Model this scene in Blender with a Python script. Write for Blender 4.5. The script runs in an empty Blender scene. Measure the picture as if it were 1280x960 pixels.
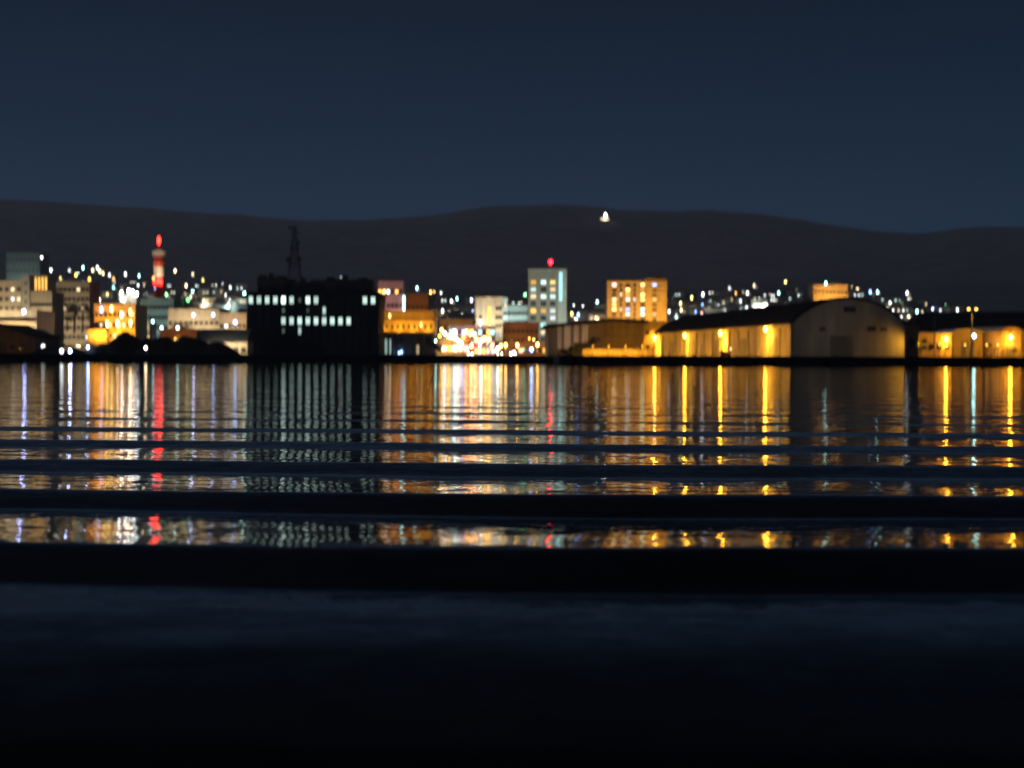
import bpy, math, random
import numpy as np
from mathutils import Matrix, Vector

R = math.radians
random.seed(7)
rng = np.random.default_rng(11)
S = bpy.context.scene
C = S.collection

# ------------------------------------------------------------------ camera
F = 1760.0            # focal length in pixels of a 1280 px wide frame
CAMH = 2.4
SEA = 0.82           # level of the harbour water under the lens
HZ = 446.0            # row of the horizon at the middle of the frame
ROLL = R(0.2)
TR = math.tan(ROLL)
cam_d = bpy.data.cameras.new('camera')
cam = bpy.data.objects.new('camera', cam_d)
C.objects.link(cam)
cam_d.sensor_width = 36.0
cam_d.lens = 36.0 * F / 1280.0
cam_d.clip_start = 0.2
cam_d.clip_end = 30000
cam.matrix_world = (Matrix.Translation((0, 0, CAMH)) @ Matrix.Rotation(R(90) - math.atan((480 - HZ) / F), 4, 'X')
                    @ Matrix.Rotation(ROLL, 4, 'Z'))
cam_d.dof.use_dof = True          # the hand-held night exposure missed its focus
cam_d.dof.focus_distance = 20.0
cam_d.dof.aperture_fstop = 0.72
cam_d.dof.aperture_ratio = 1.9
S.camera = cam

# ------------------------------------------------------------------ sky, added fill sun, exposure
w = bpy.data.worlds.new('World')
S.world = w
w.use_nodes = True
nt = w.node_tree
nt.nodes.clear()
out = nt.nodes.new('ShaderNodeOutputWorld')
bg = nt.nodes.new('ShaderNodeBackground')
tc = nt.nodes.new('ShaderNodeTexCoord')
sp = nt.nodes.new('ShaderNodeSeparateXYZ')
rp = nt.nodes.new('ShaderNodeValToRGB')
nt.links.new(tc.outputs['Generated'], sp.inputs[0])
nt.links.new(sp.outputs['Z'], rp.inputs[0])
nt.links.new(rp.outputs[0], bg.inputs[0])
nt.links.new(bg.outputs[0], out.inputs[0])
cr = rp.color_ramp
cr.elements[0].position = 0.0
cr.elements[0].color = (0.0160, 0.0530, 0.1080, 1)
cr.elements[1].position = 1.0
cr.elements[1].color = (0.0002, 0.0008, 0.0025, 1)
for p_, c_ in ((0.09, (0.0100, 0.0430, 0.0960, 1)), (0.16, (0.0045, 0.0255, 0.0600, 1)), (0.25, (0.0015, 0.0110, 0.0290, 1)), (0.34, (0.0008, 0.0042, 0.0120, 1)), (0.5, (0.0003, 0.0014, 0.0042, 1))):
    e_ = cr.elements.new(p_)
    e_.color = c_
bg.inputs[1].default_value = 0.78
fill_sun_d = bpy.data.lights.new('fill_sun', 'SUN')
fill_sun_d.energy = 0.31
fill_sun_d.angle = R(10)
fill_sun_d.color = (0.86, 0.93, 1.25)
fill_sun = bpy.data.objects.new('fill_sun', fill_sun_d)
fill_sun.rotation_euler = Vector((0.45, -0.38, -0.80)).to_track_quat('-Z', 'Y').to_euler()   # added fill sun, high beyond the ridge to the left, lifts hills and haze
C.objects.link(fill_sun)

S.view_settings.view_transform = 'Standard'
S.view_settings.look = 'None'
S.view_settings.exposure = 0
S.view_settings.gamma = 1
cy = S.cycles
cy.max_bounces = 4
cy.diffuse_bounces = 1
cy.glossy_bounces = 3
cy.transmission_bounces = 2
cy.volume_bounces = 0
cy.transparent_max_bounces = 4
cy.use_adaptive_sampling = True
cy.adaptive_threshold = 0.03
cy.time_limit = 700
cy.use_denoising = True
cy.sample_clamp_indirect = 20
cy.caustics_reflective = False
cy.caustics_refractive = False


def yh(px):
    return HZ + (px - 640) * TR


def WX(px, Y):
    return (px - 640) / F * Y


def WZ(px, py, Y):
    return CAMH + (yh(px) - py) / F * Y


# ------------------------------------------------------------------ materials
MATS = {}


def mat(name, col, rough=0.8, var=0.18, scale=0.6, metal=0.0, streak=True):
    """a painted / mineral surface with mottling and vertical weather streaks"""
    if name in MATS:
        return MATS[name]
    m = bpy.data.materials.new(name)
    m.use_nodes = True
    n, l = m.node_tree.nodes, m.node_tree.links
    b = n['Principled BSDF']
    b.inputs['Roughness'].default_value = rough
    b.inputs['Metallic'].default_value = metal
    if rough >= 0.85:
        b.inputs['Specular IOR Level'].default_value = 0.08
    t = n.new('ShaderNodeTexCoord')
    mp = n.new('ShaderNodeMapping')
    mp.inputs['Scale'].default_value = (1, 1, 0.22 if streak else 1)
    no = n.new('ShaderNodeTexNoise')
    no.inputs['Scale'].default_value = scale
    no.inputs['Detail'].default_value = 5
    ra = n.new('ShaderNodeValToRGB')
    ra.color_ramp.elements[0].position = 0.3
    ra.color_ramp.elements[1].position = 0.7
    ra.color_ramp.elements[0].color = tuple(c * (1 - var) for c in col) + (1,)
    ra.color_ramp.elements[1].color = tuple(min(1, c * (1 + var)) for c in col) + (1,)
    l.new(t.outputs['Object'], mp.inputs[0])
    l.new(mp.outputs[0], no.inputs['Vector'])
    l.new(no.outputs[0], ra.inputs[0])
    l.new(ra.outputs[0], b.inputs['Base Color'])
    MATS[name] = m
    return m


def emit(name, col, strength):
    if name in MATS:
        return MATS[name]
    m = bpy.data.materials.new(name)
    m.use_nodes = True
    n, l = m.node_tree.nodes, m.node_tree.links
    n.clear()
    o = n.new('ShaderNodeOutputMaterial')
    e = n.new('ShaderNodeEmission')
    e.inputs[0].default_value = tuple(col) + (1,)
    e.inputs[1].default_value = strength
    l.new(e.outputs[0], o.inputs[0])
    MATS[name] = m
    return m


def glass(name='dark_glass'):
    if name in MATS:
        return MATS[name]
    m = bpy.data.materials.new(name)
    m.use_nodes = True
    b = m.node_tree.nodes['Principled BSDF']
    b.inputs['Base Color'].default_value = (0.015, 0.018, 0.02, 1)
    b.inputs['Roughness'].default_value = 0.12
    MATS[name] = m
    return m


LC = {   # colours of the lights in view
    'white': (0.92, 0.97, 1.0), 'teal': (0.42, 0.95, 0.95), 'blue': (0.22, 0.42, 1.0), 'orange': (1.0, 0.50, 0.09),
    'yellow': (1.0, 0.78, 0.25), 'green': (0.25, 1.0, 0.35), 'warm': (1.0, 0.76, 0.45), 'red': (1.0, 0.010, 0.006),
    'violet': (0.36, 0.44, 1.0), 'pink': (1.0, 0.50, 0.45), 'amber': (1.0, 0.44, 0.03), 'paleteal': (0.72, 1.0, 0.90),
}


def lit(colour, strength):
    return emit(f'{colour}_light_{strength:g}', LC[colour], strength)


M_CONC = mat('grey_concrete', (0.26, 0.26, 0.25))
M_DARK = mat('dark_concrete', (0.07, 0.07, 0.075))
M_OFFICE = mat('unlit_office_concrete', (0.024, 0.024, 0.026), 0.8)  # colour darkened so the concrete front keeps its unlit look
M_QUAY = mat('wet_quay_concrete', (0.045, 0.045, 0.045), 0.7)
M_ROOF = mat('dark_roof_sheet', (0.011, 0.011, 0.012), 0.95)
M_FRAME = mat('dark_window_frame', (0.05, 0.05, 0.05), 0.5)
M_STEEL = mat('painted_steel', (0.12, 0.12, 0.12), 0.5)
M_CREAM = mat('cream_render', (0.44, 0.39, 0.30))
M_WHITE = mat('white_render', (0.55, 0.55, 0.52))
M_BEIGE = mat('beige_render', (0.38, 0.33, 0.26))
M_GREY = mat('pale_grey_render', (0.34, 0.35, 0.34))
M_GREEN = mat('grey_green_render', (0.27, 0.30, 0.27))
M_PINK = mat('dusty_pink_render', (0.38, 0.28, 0.27))
M_BROWN = mat('red_brown_brick', (0.22, 0.10, 0.07))
M_TAN = mat('tan_tile', (0.40, 0.31, 0.21))
M_OCHRE = mat('ochre_render', (0.48, 0.36, 0.18))
M_SLATE = mat('slate_roof', (0.06, 0.07, 0.08), 0.9)
M_RED = mat('signal_red_paint', (0.50, 0.05, 0.03), 0.5, 0.08)
M_TWHITE = mat('tower_white_paint', (0.70, 0.68, 0.64), 0.5, 0.08)
M_BARK = mat('bark', (0.05, 0.04, 0.03))
M_LEAF = mat('leaf', (0.05, 0.08, 0.035), 0.7, 0.35, 2.0, 0, False)
M_HEAP = mat('coal_heap', (0.018, 0.017, 0.016), 0.9, 0.4, 1.5, 0, False)
M_TYRE = mat('tyre_rubber', (0.02, 0.02, 0.02), 0.9)
M_GLASS = glass()


# ------------------------------------------------------------------ mesh helpers
class MB:
    def __init__(self):
        self.v, self.f, self.m = [], [], []

    def box(self, x0, x1, y0, y1, z0, z1, m=0):
        b = len(self.v)
        self.v += [(x0, y0, z0), (x1, y0, z0), (x1, y1, z0), (x0, y1, z0), (x0, y0, z1), (x1, y0, z1), (x1, y1, z1), (x0, y1, z1)]
        for q in ((0, 3, 2, 1), (4, 5, 6, 7), (0, 1, 5, 4), (1, 2, 6, 5), (2, 3, 7, 6), (3, 0, 4, 7)):
            self.f.append(tuple(b + i for i in q))
            self.m.append(m)
        return self

    def prism(self, poly, y0, y1, m=0):
        """outline in x, z swept from y0 to y1"""
        b, n = len(self.v), len(poly)
        self.v += [(x, y0, z) for x, z in poly] + [(x, y1, z) for x, z in poly]
        self.f.append(tuple(b + i for i in range(n)))
        self.f.append(tuple(b + n + n - 1 - i for i in range(n)))
        self.m += [m, m]
        for i in range(n):
            j = (i + 1) % n
            self.f.append((b + j, b + i, b + n + i, b + n + j))
            self.m.append(m)
        return self

    def prismx(self, poly, x0, x1, m=0):
        """outline in y, z swept from x0 to x1"""
        b, n = len(self.v), len(poly)
        self.v += [(x0, y, z) for y, z in poly] + [(x1, y, z) for y, z in poly]
        self.f.append(tuple(b + n - 1 - i for i in range(n)))
        self.f.append(tuple(b + n + i for i in range(n)))
        self.m += [m, m]
        for i in range(n):
            j = (i + 1) % n
            self.f.append((b + i, b + j, b + n + j, b + n + i))
            self.m.append(m)
        return self

    def tube(self, p0, p1, r0, r1=None, n=6, m=0):
        r1 = r0 if r1 is None else r1
        p0, p1 = Vector(p0), Vector(p1)
        d = (p1 - p0).normalized()
        a = d.orthogonal().normalized()
        c = d.cross(a)
        b = len(self.v)
        for p, r in ((p0, r0), (p1, r1)):
            for i in range(n):
                t = 2 * math.pi * i / n
                self.v.append(tuple(p + (a * math.cos(t) + c * math.sin(t)) * r))
        self.f.append(tuple(b + n - 1 - i for i in range(n)))
        self.f.append(tuple(b + n + i for i in range(n)))
        self.m += [m, m]
        for i in range(n):
            j = (i + 1) % n
            self.f.append((b + i, b + j, b + n + j, b + n + i))
            self.m.append(m)
        return self

    def ball(self, c, r, m=0, sz=1.0, n=8, k=5):
        b = len(self.v)
        for i in range(k + 1):
            t = math.pi * i / k
            for j in range(n):
                a = 2 * math.pi * j / n
                self.v.append((c[0] + r * math.sin(t) * math.cos(a), c[1] + r * math.sin(t) * math.sin(a), c[2] + sz * r * math.cos(t)))
        for i in range(k):
            for j in range(n):
                q = (j + 1) % n
                self.f.append((b + i * n + j, b + (i + 1) * n + j, b + (i + 1) * n + q, b + i * n + q))
                self.m.append(m)
        return self

    def mesh(self, name, mats):
        me = bpy.data.meshes.new(name)
        me.from_pydata(self.v, [], self.f)
        for x in (mats if isinstance(mats, (list, tuple)) else [mats]):
            me.materials.append(x)
        if any(self.m):
            me.polygons.foreach_set('material_index', self.m)
        me.update()
        return me

    def build(self, name, mats, parent=None, loc=None, rz=0):
        return link(name, self.mesh(name, mats), parent, loc, rz)


def link(name, me, parent=None, loc=None, rz=0):
    o = bpy.data.objects.new(name, me)
    C.objects.link(o)
    if parent is not None:
        o.parent = parent
    if loc is not None:
        o.location = loc
    if rz:
        o.rotation_euler = (0, 0, rz)
    return o


def thing(name, label, cat, loc=(0, 0, 0), rz=0, group=None):
    o = link(name, None, None, loc, rz)
    o['label'] = label
    o['category'] = cat
    if group:
        o['group'] = group
    return o


def tag(o, label=None, cat=None, group=None, kind=None):
    for k_, v_ in (('label', label), ('category', cat), ('group', group), ('kind', kind)):
        if v_:
            o[k_] = v_
    return o


def spot(parent, loc, aim, watts, colour, size=130, radius=0.25):
    d = bpy.data.lights.new('lamp_or_fill_light', 'SPOT')
    d.energy = watts
    d.color = LC[colour] if isinstance(colour, str) else colour
    d.spot_size = R(size)
    d.spot_blend = 1.0
    d.shadow_soft_size = radius
    o = bpy.data.objects.new('lamp_or_fill_light', d)  # serves real lamps and fills added without a fixture
    C.objects.link(o)
    o.parent = parent
    o.location = loc
    o.rotation_euler = (Vector(aim) - Vector(loc)).to_track_quat('-Z', 'Y').to_euler()
    return o


WCACHE = {}


def win_mesh(wd, h, pane, frame=None, mull=True):
    key = (round(wd, 2), round(h, 2), pane.name, mull)
    if key in WCACHE:
        return WCACHE[key]
    b = MB()
    t = min(0.12, 0.12 * wd)
    b.box(-wd / 2 - t, wd / 2 + t, -0.12, 0, h, h + t).box(-wd / 2 - t, wd / 2 + t, -0.18, 0, -t, 0)
    b.box(-wd / 2 - t, -wd / 2, -0.12, 0, 0, h).box(wd / 2, wd / 2 + t, -0.12, 0, 0, h)
    if mull:
        b.box(-0.04, 0.04, -0.09, -0.05, 0, h)
    b.box(-wd / 2, wd / 2, -0.05, 0.02, 0, h, 1)
    me = b.mesh('window', [frame or M_FRAME, pane])
    WCACHE[key] = me
    return me


def window(root, x, z, wd, h, pane=None, y=0.0, rz=0, name='window', mull=True):
    return link(name, win_mesh(wd, h, pane or M_GLASS, None, mull), root, (x, y, z), rz)


# ------------------------------------------------------------------ terrain
GY = [0, 310, 700, 1000, 1400, 2000, 2600, 3000]
GZ = [2.5, 2.5, 2.8, 14, 40, 95, 145, 190]


def gz(Y):
    return float(np.interp(Y, GY, GZ))


def solve_y(px, py, lift):
    """distance at which a thing LIFT metres above the slope shows on row py"""
    s = (yh(px) - py) / F
    ys = np.linspace(700, 3000, 400)
    f = np.interp(ys, GY, GZ) + lift - CAMH - s * ys
    i = np.where(f > 0)[0]
    return float(ys[i[0]]) if len(i) else 3000.0


def grid_obj(name, xs, ys, zfun, material, kind):
    X, Y = np.meshgrid(xs, ys)
    Z = zfun(X, Y)
    nx, ny = len(xs), len(ys)
    me = bpy.data.meshes.new(name)
    co = np.stack([X, Y, Z], -1).reshape(-1, 3).astype(np.float32)
    i = np.arange((ny - 1) * nx).reshape(ny - 1, nx)[:, :-1].reshape(-1)
    q = np.stack([i, i + 1, i + nx + 1, i + nx], -1).astype(np.int32)
    me.vertices.add(len(co))
    me.vertices.foreach_set('co', co.ravel())
    me.loops.add(q.size)
    me.loops.foreach_set('vertex_index', q.ravel())
    me.polygons.add(len(q))
    me.polygons.foreach_set('loop_start', np.arange(len(q), dtype=np.int32) * 4)
    me.polygons.foreach_set('use_smooth', np.ones(len(q), dtype=bool))
    me.materials.append(material)
    me.update(calc_edges=True)
    o = link(name, me)
    o['kind'] = kind
    return o


def vnoise(X, Y, seed, oct=4):
    r = np.random.default_rng(seed)
    out_ = np.zeros_like(X, dtype=float)
    a = 1.0
    for k in range(oct):
        for _ in range(3):
            th = r.uniform(0, 2 * np.pi)
            ph = r.uniform(0, 2 * np.pi)
            fr = 2.0 ** k * r.uniform(0.8, 1.3)
            out_ += a * np.sin(fr * (X * np.cos(th) + Y * np.sin(th)) + ph)
        a *= 0.5
    return out_ / 3


SKY_PX = [-700, -300, 0, 62, 125, 215, 300, 360, 440, 500, 550, 585, 620, 700, 740, 790, 840, 890, 960, 1040, 1090, 1140, 1170, 1200, 1280, 1500, 1900]
SKY_PY = [262, 250, 256, 258, 262, 269, 274, 279, 281, 279, 275, 269, 263, 262, 265, 270, 272, 269, 275, 287, 295, 298, 295, 290, 290, 282, 290]
RIDGE_Y = 5000.0


def hill_z(X, Y):
    pxr = 640 + X / np.maximum(Y, 2000) * F
    top = CAMH + (HZ + (pxr - 640) * TR - np.interp(pxr, SKY_PX, SKY_PY)) / F * RIDGE_Y
    t = np.clip((Y - 2600) / (RIDGE_Y - 2600), 0, 1)
    base = np.interp(Y, GY, GZ)
    s = t * t * (3 - 2 * t)
    z = (1 - s) * np.minimum(base, 150) + s * top
    z += vnoise(X / 260, Y / 260, 5) * 26 * s * (1 - s) * 4
    z += vnoise(X / 45, Y / 45, 8) * 4.5 * np.clip(t * 5, 0, 1)
    back = np.clip((Y - RIDGE_Y) / 900, 0, 1)
    return z * (1 - 0.8 * back * back)


M_FOREST = mat('forest_hillside', (0.10, 0.105, 0.118), 0.95, 0.5, 0.02, 0, False)
M_GROUND = mat('port_asphalt', (0.05, 0.05, 0.05), 0.9, 0.25, 0.3, 0, False)
grid_obj('hills', np.linspace(-3400, 3400, 420), np.concatenate([np.linspace(2580, 4600, 90), np.linspace(4620, 5200, 40), np.linspace(5250, 5900, 10)]), hill_z, M_FOREST, 'structure')
grid_obj('ground', np.linspace(-2600, 2600, 60), np.linspace(312, 905, 40), lambda X, Y: np.interp(Y, GY, GZ) - 0.02, M_GROUND, 'structure')
grid_obj('hillside', np.linspace(-2600, 2600, 200), np.linspace(900, 2620, 90),
         lambda X, Y: np.interp(Y, GY, GZ) - 0.03 + vnoise(X / 90, Y / 90, 3) * np.clip((Y - 900) / 800, 0, 1) * 2.5, M_FOREST, 'structure')

# quay along the far side of the harbour basin
b = MB().box(-420, 420, 310, 313.5, -4, 2.5)
quay = tag(b.build('quay', M_QUAY), kind='structure')
b = MB()
b.box(-420, 420, 309.9, 310.7, 2.504, 2.72)
b.build('coping', M_QUAY, quay)
me = MB().tube((0, 0, 0), (0, -0.35, 0), 0.55, n=12).mesh('fender', M_TYRE)
for i in range(44):
    link('fender', me, quay, (-172 + i * 8.0, 309.98, 1.2))
b = MB()
for k_ in (-2.6, 2.6):
    pass
road = MB().box(-15.5, -6.5, 330, 900, 2.2, 2.0).build('road', mat('road_asphalt', (0.045, 0.045, 0.047), 0.75, 0.2, 0.5, 0, False))
bpy.data.objects.remove(road)
rx = grid_obj('road', np.array([-16.0, -6.0]), np.linspace(318, 1000, 40), lambda X, Y: np.interp(Y, GY, GZ) + 0.012, mat('road_asphalt', (0.045, 0.045, 0.047), 0.7, 0.2, 0.5, 0, False), 'structure')
b = MB()
for k_ in range(30):
    b.box(-11.08, -10.92, 325 + k_ * 12, 330 + k_ * 12, gz(325 + k_ * 12) + 0.02, gz(330 + k_ * 12) + 0.03)
b.build('lane_marking', mat('road_paint', (0.7, 0.7, 0.68)), rx)

pier = tag(MB().box(9, 420, 272, 309.7, -4, 2.46).build('pier', M_QUAY), kind='structure')
MB().box(9, 420, 271.9, 272.6, 2.464, 2.66).build('coping', M_QUAY, pier)
fme = MB().tube((0, 0, 0), (0, -0.35, 0), 0.5, n=12).mesh('fender', M_TYRE)
for i in range(20):
    link('fender', fme, pier, (12 + i * 7.0, 271.98, 1.5))

# ------------------------------------------------------------------ water
KU = [-60.3, -1.8, 4.7, 11.2, 17.7, 23.5, 30.1, 36.7, 43.2, 400.0]
KP = [-10.0, -2, -1, 0, 1, 2, 3, 4, 5, 5 + 356.8 / 6.4]
WK = (CAMH - SEA) / 2.2 * 0.945
ug = np.linspace(-60, 400, 9200) * WK
pg = np.interp(ug / WK, KU, KP)
ker = np.exp(-0.5 * (np.linspace(-3, 3, 121)) ** 2)
ker /= ker.sum()
pg = np.convolve(np.pad(pg, 60, mode='edge'), ker, 'valid')
DY = [-60, 8, 11.5, 14, 18, 23.5, 30, 37, 44, 60, 100, 310]
DT = [0.9, 0.9, 2.45, 2.5, 2.55, 1.7, 1.25, 0.85, 0.34, 0.20, 0.14, 0.12]      # steepest tilt of the swell, degrees


PT = np.linspace(0, 1, 401)
_s = -1 + np.exp(-((PT - 0.5) / 0.115) ** 8) / 0.2166     # long gentle backs, short steep faces towards the camera
PZ = np.cumsum(_s - _s.mean()) / 400
PZ -= PZ.mean()


def water_z(X, Y):
    U = Y + 0.072 * X + 0.30 * vnoise(X / 7, Y / 18, 21, 3) + 0.09 * vnoise(X / 1.9, Y / 7, 27, 2)
    ph = np.interp(U, ug, pg) % 1.0
    A = np.radians(np.interp(Y / WK, DY, DT)) * 6.4 * WK
    A = A * (1 + 0.22 * vnoise(X / 3.2, Y / 8, 22, 3))
    z = A * np.interp(ph, PT, PZ)
    g = np.clip((70 - Y) / 50, 0.15, 1)
    z += 0.0022 * g * vnoise(X / 1.1, Y / 0.55, 23, 2)
    env = np.clip(vnoise(X / 2.0, Y / 1.2, 31, 2) - 0.35, 0, 1) * np.clip((10.5 - Y) / 2, 0, 1)      # scattered patches of chop
    z += 0.020 * env * vnoise(X / 0.5, Y / 0.30, 32, 2)
    z += 0.125 * np.tanh((Y - 6.6) / 1.5)      # the broad face of one longer swell close to the camera
    return z + SEA


def water_material():
    m = bpy.data.materials.new('harbour_water')
    m.use_nodes = True
    n, l = m.node_tree.nodes, m.node_tree.links
    p = n['Principled BSDF']
    p.inputs['Base Color'].default_value = (0.0008, 0.0014, 0.0022, 1)
    p.inputs['Roughness'].default_value = 0.05
    p.inputs['IOR'].default_value = 1.333
    geo = n.new('ShaderNodeNewGeometry')
    acc = geo.outputs['Normal']
    for sc, amp, seed in (((0.8, 1.9, 1), (0.062, 0.020), 5.1), ((0.9, 2.2, 1), (0.010, 0.066), 0.0), ((4.0, 9.0, 1), (0.018, 0.075), 7.3), ((20.0, 30.0, 1), (0.012, 0.045), 3.1)):
        mp = n.new('ShaderNodeMapping')
        mp.inputs['Scale'].default_value = sc
        mp.inputs['Location'].default_value = (seed, seed * 1.7, 0)
        l.new(geo.outputs['Position'], mp.inputs[0])
        no = n.new('ShaderNodeTexNoise')
        no.inputs['Scale'].default_value = 1.0
        no.inputs['Detail'].default_value = 1.0
        l.new(mp.outputs[0], no.inputs['Vector'])
        su = n.new('ShaderNodeVectorMath')
        su.operation = 'SUBTRACT'
        su.inputs[1].default_value = (0.5, 0.5, 0.5)
        l.new(no.outputs['Color'], su.inputs[0])
        mu = n.new('ShaderNodeVectorMath')
        mu.operation = 'MULTIPLY'
        mu.inputs[1].default_value = (amp[0], amp[1], 0)
        l.new(su.outputs[0], mu.inputs[0])
        ad = n.new('ShaderNodeVectorMath')
        ad.operation = 'ADD'
        l.new(acc, ad.inputs[0])
        l.new(mu.outputs[0], ad.inputs[1])
        acc = ad.outputs[0]
    nm = n.new('ShaderNodeVectorMath')
    nm.operation = 'NORMALIZE'
    l.new(acc, nm.inputs[0])
    l.new(nm.outputs[0], p.inputs['Normal'])
    return m


xs_ = np.concatenate([np.linspace(-420, -70, 40)[:-1], np.linspace(-70, -16, 60)[:-1], np.linspace(-16, -4.5, 44)[:-1], np.linspace(-4.5, 4.5, 130)[:-1], np.linspace(4.5, 16, 44)[:-1], np.linspace(16, 70, 60)[:-1], np.linspace(70, 420, 40)])
ys_ = np.concatenate([np.linspace(-60, 4, 110)[:-1], np.linspace(4, 7.3, 80)[:-1], np.linspace(7.3, 10, 190)[:-1], np.linspace(10, 14, 130)[:-1], np.linspace(14, 50, 330)[:-1], np.linspace(50, 120, 200)[:-1], np.linspace(120, 312, 160)])
grid_obj('water', xs_, ys_, water_z, water_material(), 'structure')

# ------------------------------------------------------------------ builders for the town


def block(name, label, px0, px1, pytop, Y, depth, wall, cat='building', rows=0, cols=0, wsize=(1.6, 1.5), litmap=None, pbase=None,
          parapet=0.5, roofm=None, z0=None, margin=1.2, group=None, wname='window', ztop=None):
    """a flat-roofed building facing the harbour: wall, roof with parapet, one window object per opening"""
    x0, x1 = WX(px0, Y), WX(px1, Y)
    zb = gz(Y) - 0.3 if z0 is None else z0
    zt = WZ((px0 + px1) / 2, pytop, Y)
    root = thing(name, label, cat, ((x0 + x1) / 2, Y, zb), 0, group)
    W, H = x1 - x0, zt - zb
    h = W / 2
    MB().box(-h, h, 0, depth, 0, H - parapet).build('wall', wall, root)
    b = MB()
    p, t = parapet, 0.35
    o = 0.12
    b.box(-h - o, h + o, -o, depth + o, H - p + 0.002, H - p + 0.15)
    b.box(-h - o, h + o, -o, t, H - p + 0.152, H).box(-h - o, h + o, depth - t, depth + o, H - p + 0.152, H)
    b.box(-h - o, -h + t, t, depth - t, H - p + 0.152, H).box(h - t, h + o, t, depth - t, H - p + 0.152, H)
    b.build('roof', roofm or wall, root)
    if rows:
        zs = [margin + (H - p - 2 * margin) * (r + 0.5) / rows - wsize[1] / 2 for r in range(rows)][::-1]
        xs = [-h + W * (c + 0.5) / cols for c in range(cols)]
        for r in range(rows):
            for c in range(cols):
                pn = (litmap or {}).get((r, c))
                window(root, xs[c], zs[r], wsize[0], wsize[1], pn, name=wname)
    root['W'], root['H'], root['D'] = W, H, depth
    return root


def rand_lit(rows, cols, frac, choices, seed):
    r = random.Random(seed)
    return {(i, j): r.choice(choices) for i in range(rows) for j in range(cols) if r.random() < frac}


def lamp_head(b, x, y, z, r, m=1):
    b.ball((x, y, z), r, m, 1.15)


def added_flood(label, px, Y, z, aim, watts, colour, h=None):  # posts added to brighten the facades
    """an added floodlight on a post that brightens a facade: the lens looks at the wall, away from the water"""
    zb = gz(Y) - 0.05
    h = h or 5.0
    x = WX(px, Y)
    root = thing('floodlight', label, 'floodlight', (x, Y, zb), 0, 'added floodlights that light the facades')
    MB().tube((0, 0, 0), (0, 0, h), 0.09, 0.06).box(-0.2, 0.2, -0.2, 0.2, 0, 0.06).build('pole', M_STEEL, root)
    hd = MB().box(-0.3, 0.3, -0.22, 0.05, h, h + 0.4).build('head', M_STEEL, root)
    MB().box(-0.26, 0.26, 0.052, 0.08, h + 0.05, h + 0.35).build('lens', lit(colour, 30), hd)
    ax, ay, az = aim
    spot(hd, (0, 0.45, h + 0.2), (ax - x, ay - Y, az - zb), watts, colour, 118)
    return root


def light_facade(bld, what, colour, L, n=1, front=None, aimz=0.5, h=5.0):
    """n added floodlights spread in front of a building so that its wall shows about radiance L"""
    W, H = bld['W'], bld['H']
    X, Y, zb = bld.location
    d = front or max(8.0, 0.45 * W / n + 0.25 * H)
    for i in range(n):
        x = X - W / 2 + W * (i + 0.5) / n
        dist2 = d * d + (aimz * H - h) ** 2
        P = 2.0 * L * 4 * math.pi ** 2 * dist2 / 0.38 / (1.0 if n == 1 else 1.5)
        lab = f'added slim floodlight post shining on {what}'
        if n > 1:
            lab = f'{["first", "second", "third", "fourth", "fifth", "sixth"][i]} added floodlight post from left shining on {what}'
        f_ = added_flood(lab, 640 + x / (Y - d) * F, Y - d, 0, (x, Y, zb + aimz * H), P, colour, h)


def street_lamp(label, px, py, Y, colour, strength=120, r=0.35, watts=0, group='street lamps of the town', arm=1.2, cat='street lamp', side=0):
    """pole, arm and globe; the globe shows at pixel px, py"""
    x, z = WX(px, Y), WZ(px, py, Y)
    zb = gz(Y) - 0.1
    root = thing('street_lamp', label, cat, (x, Y, zb), 0, group)
    h = max(z - zb, 1.0)
    MB().tube((0, arm, 0), (0, arm, h + 0.5), 0.11, 0.07).build('pole', M_STEEL, root)
    MB().tube((0, arm, h + 0.45), (0, 0, h + 0.5), 0.05).box(-0.2, 0.2, -0.25, 0.3, h + 0.45, h + 0.58).build('arm', M_STEEL, root)
    MB().ball((0, 0, h), r, 0, 1.1).build('globe', lit(colour, strength), root)
    if watts:
        spot(root, (0, 0, h - r * 1.3), (0, 8, h - 8), watts, colour, 150)
    return root


# ------------------------------------------------------------------ dark office block with the lattice mast
Y0 = 450.0
x0, x1 = WX(309.3, Y0), WX(473, Y0)
zb = 2.4
off = thing('office_block', 'broad unlit black office block with rows of pale windows and a lattice mast', 'building', ((x0 + x1) / 2, Y0, zb))
W = x1 - x0
ztop = WZ(390, 366, Y0) - zb
MB().box(-W / 2, W / 2, 0, 24, 0, ztop - 0.6).build('wall', M_OFFICE, off)
b = MB().box(-W / 2 - .2, W / 2 + .2, -.2, 24.2, ztop - 0.598, ztop - 0.3)
b.box(-W / 2 - .2, W / 2 + .2, -.2, .2, ztop - 0.298, ztop + .3).box(-W / 2 - .2, W / 2 + .2, 23.8, 24.2, ztop - 0.298, ztop + .3)
b.box(-W / 2 - .2, -W / 2 + .2, .2, 23.8, ztop - 0.298, ztop + .3).box(W / 2 - .2, W / 2 + .2, .2, 23.8, ztop - 0.298, ztop + .3)
roof_o = b.build('roof', M_OFFICE, off)


def ox(px):
    return WX(px, Y0) - (x0 + x1) / 2


def oz(px, py):
    return WZ(px, py, Y0) - zb


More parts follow.
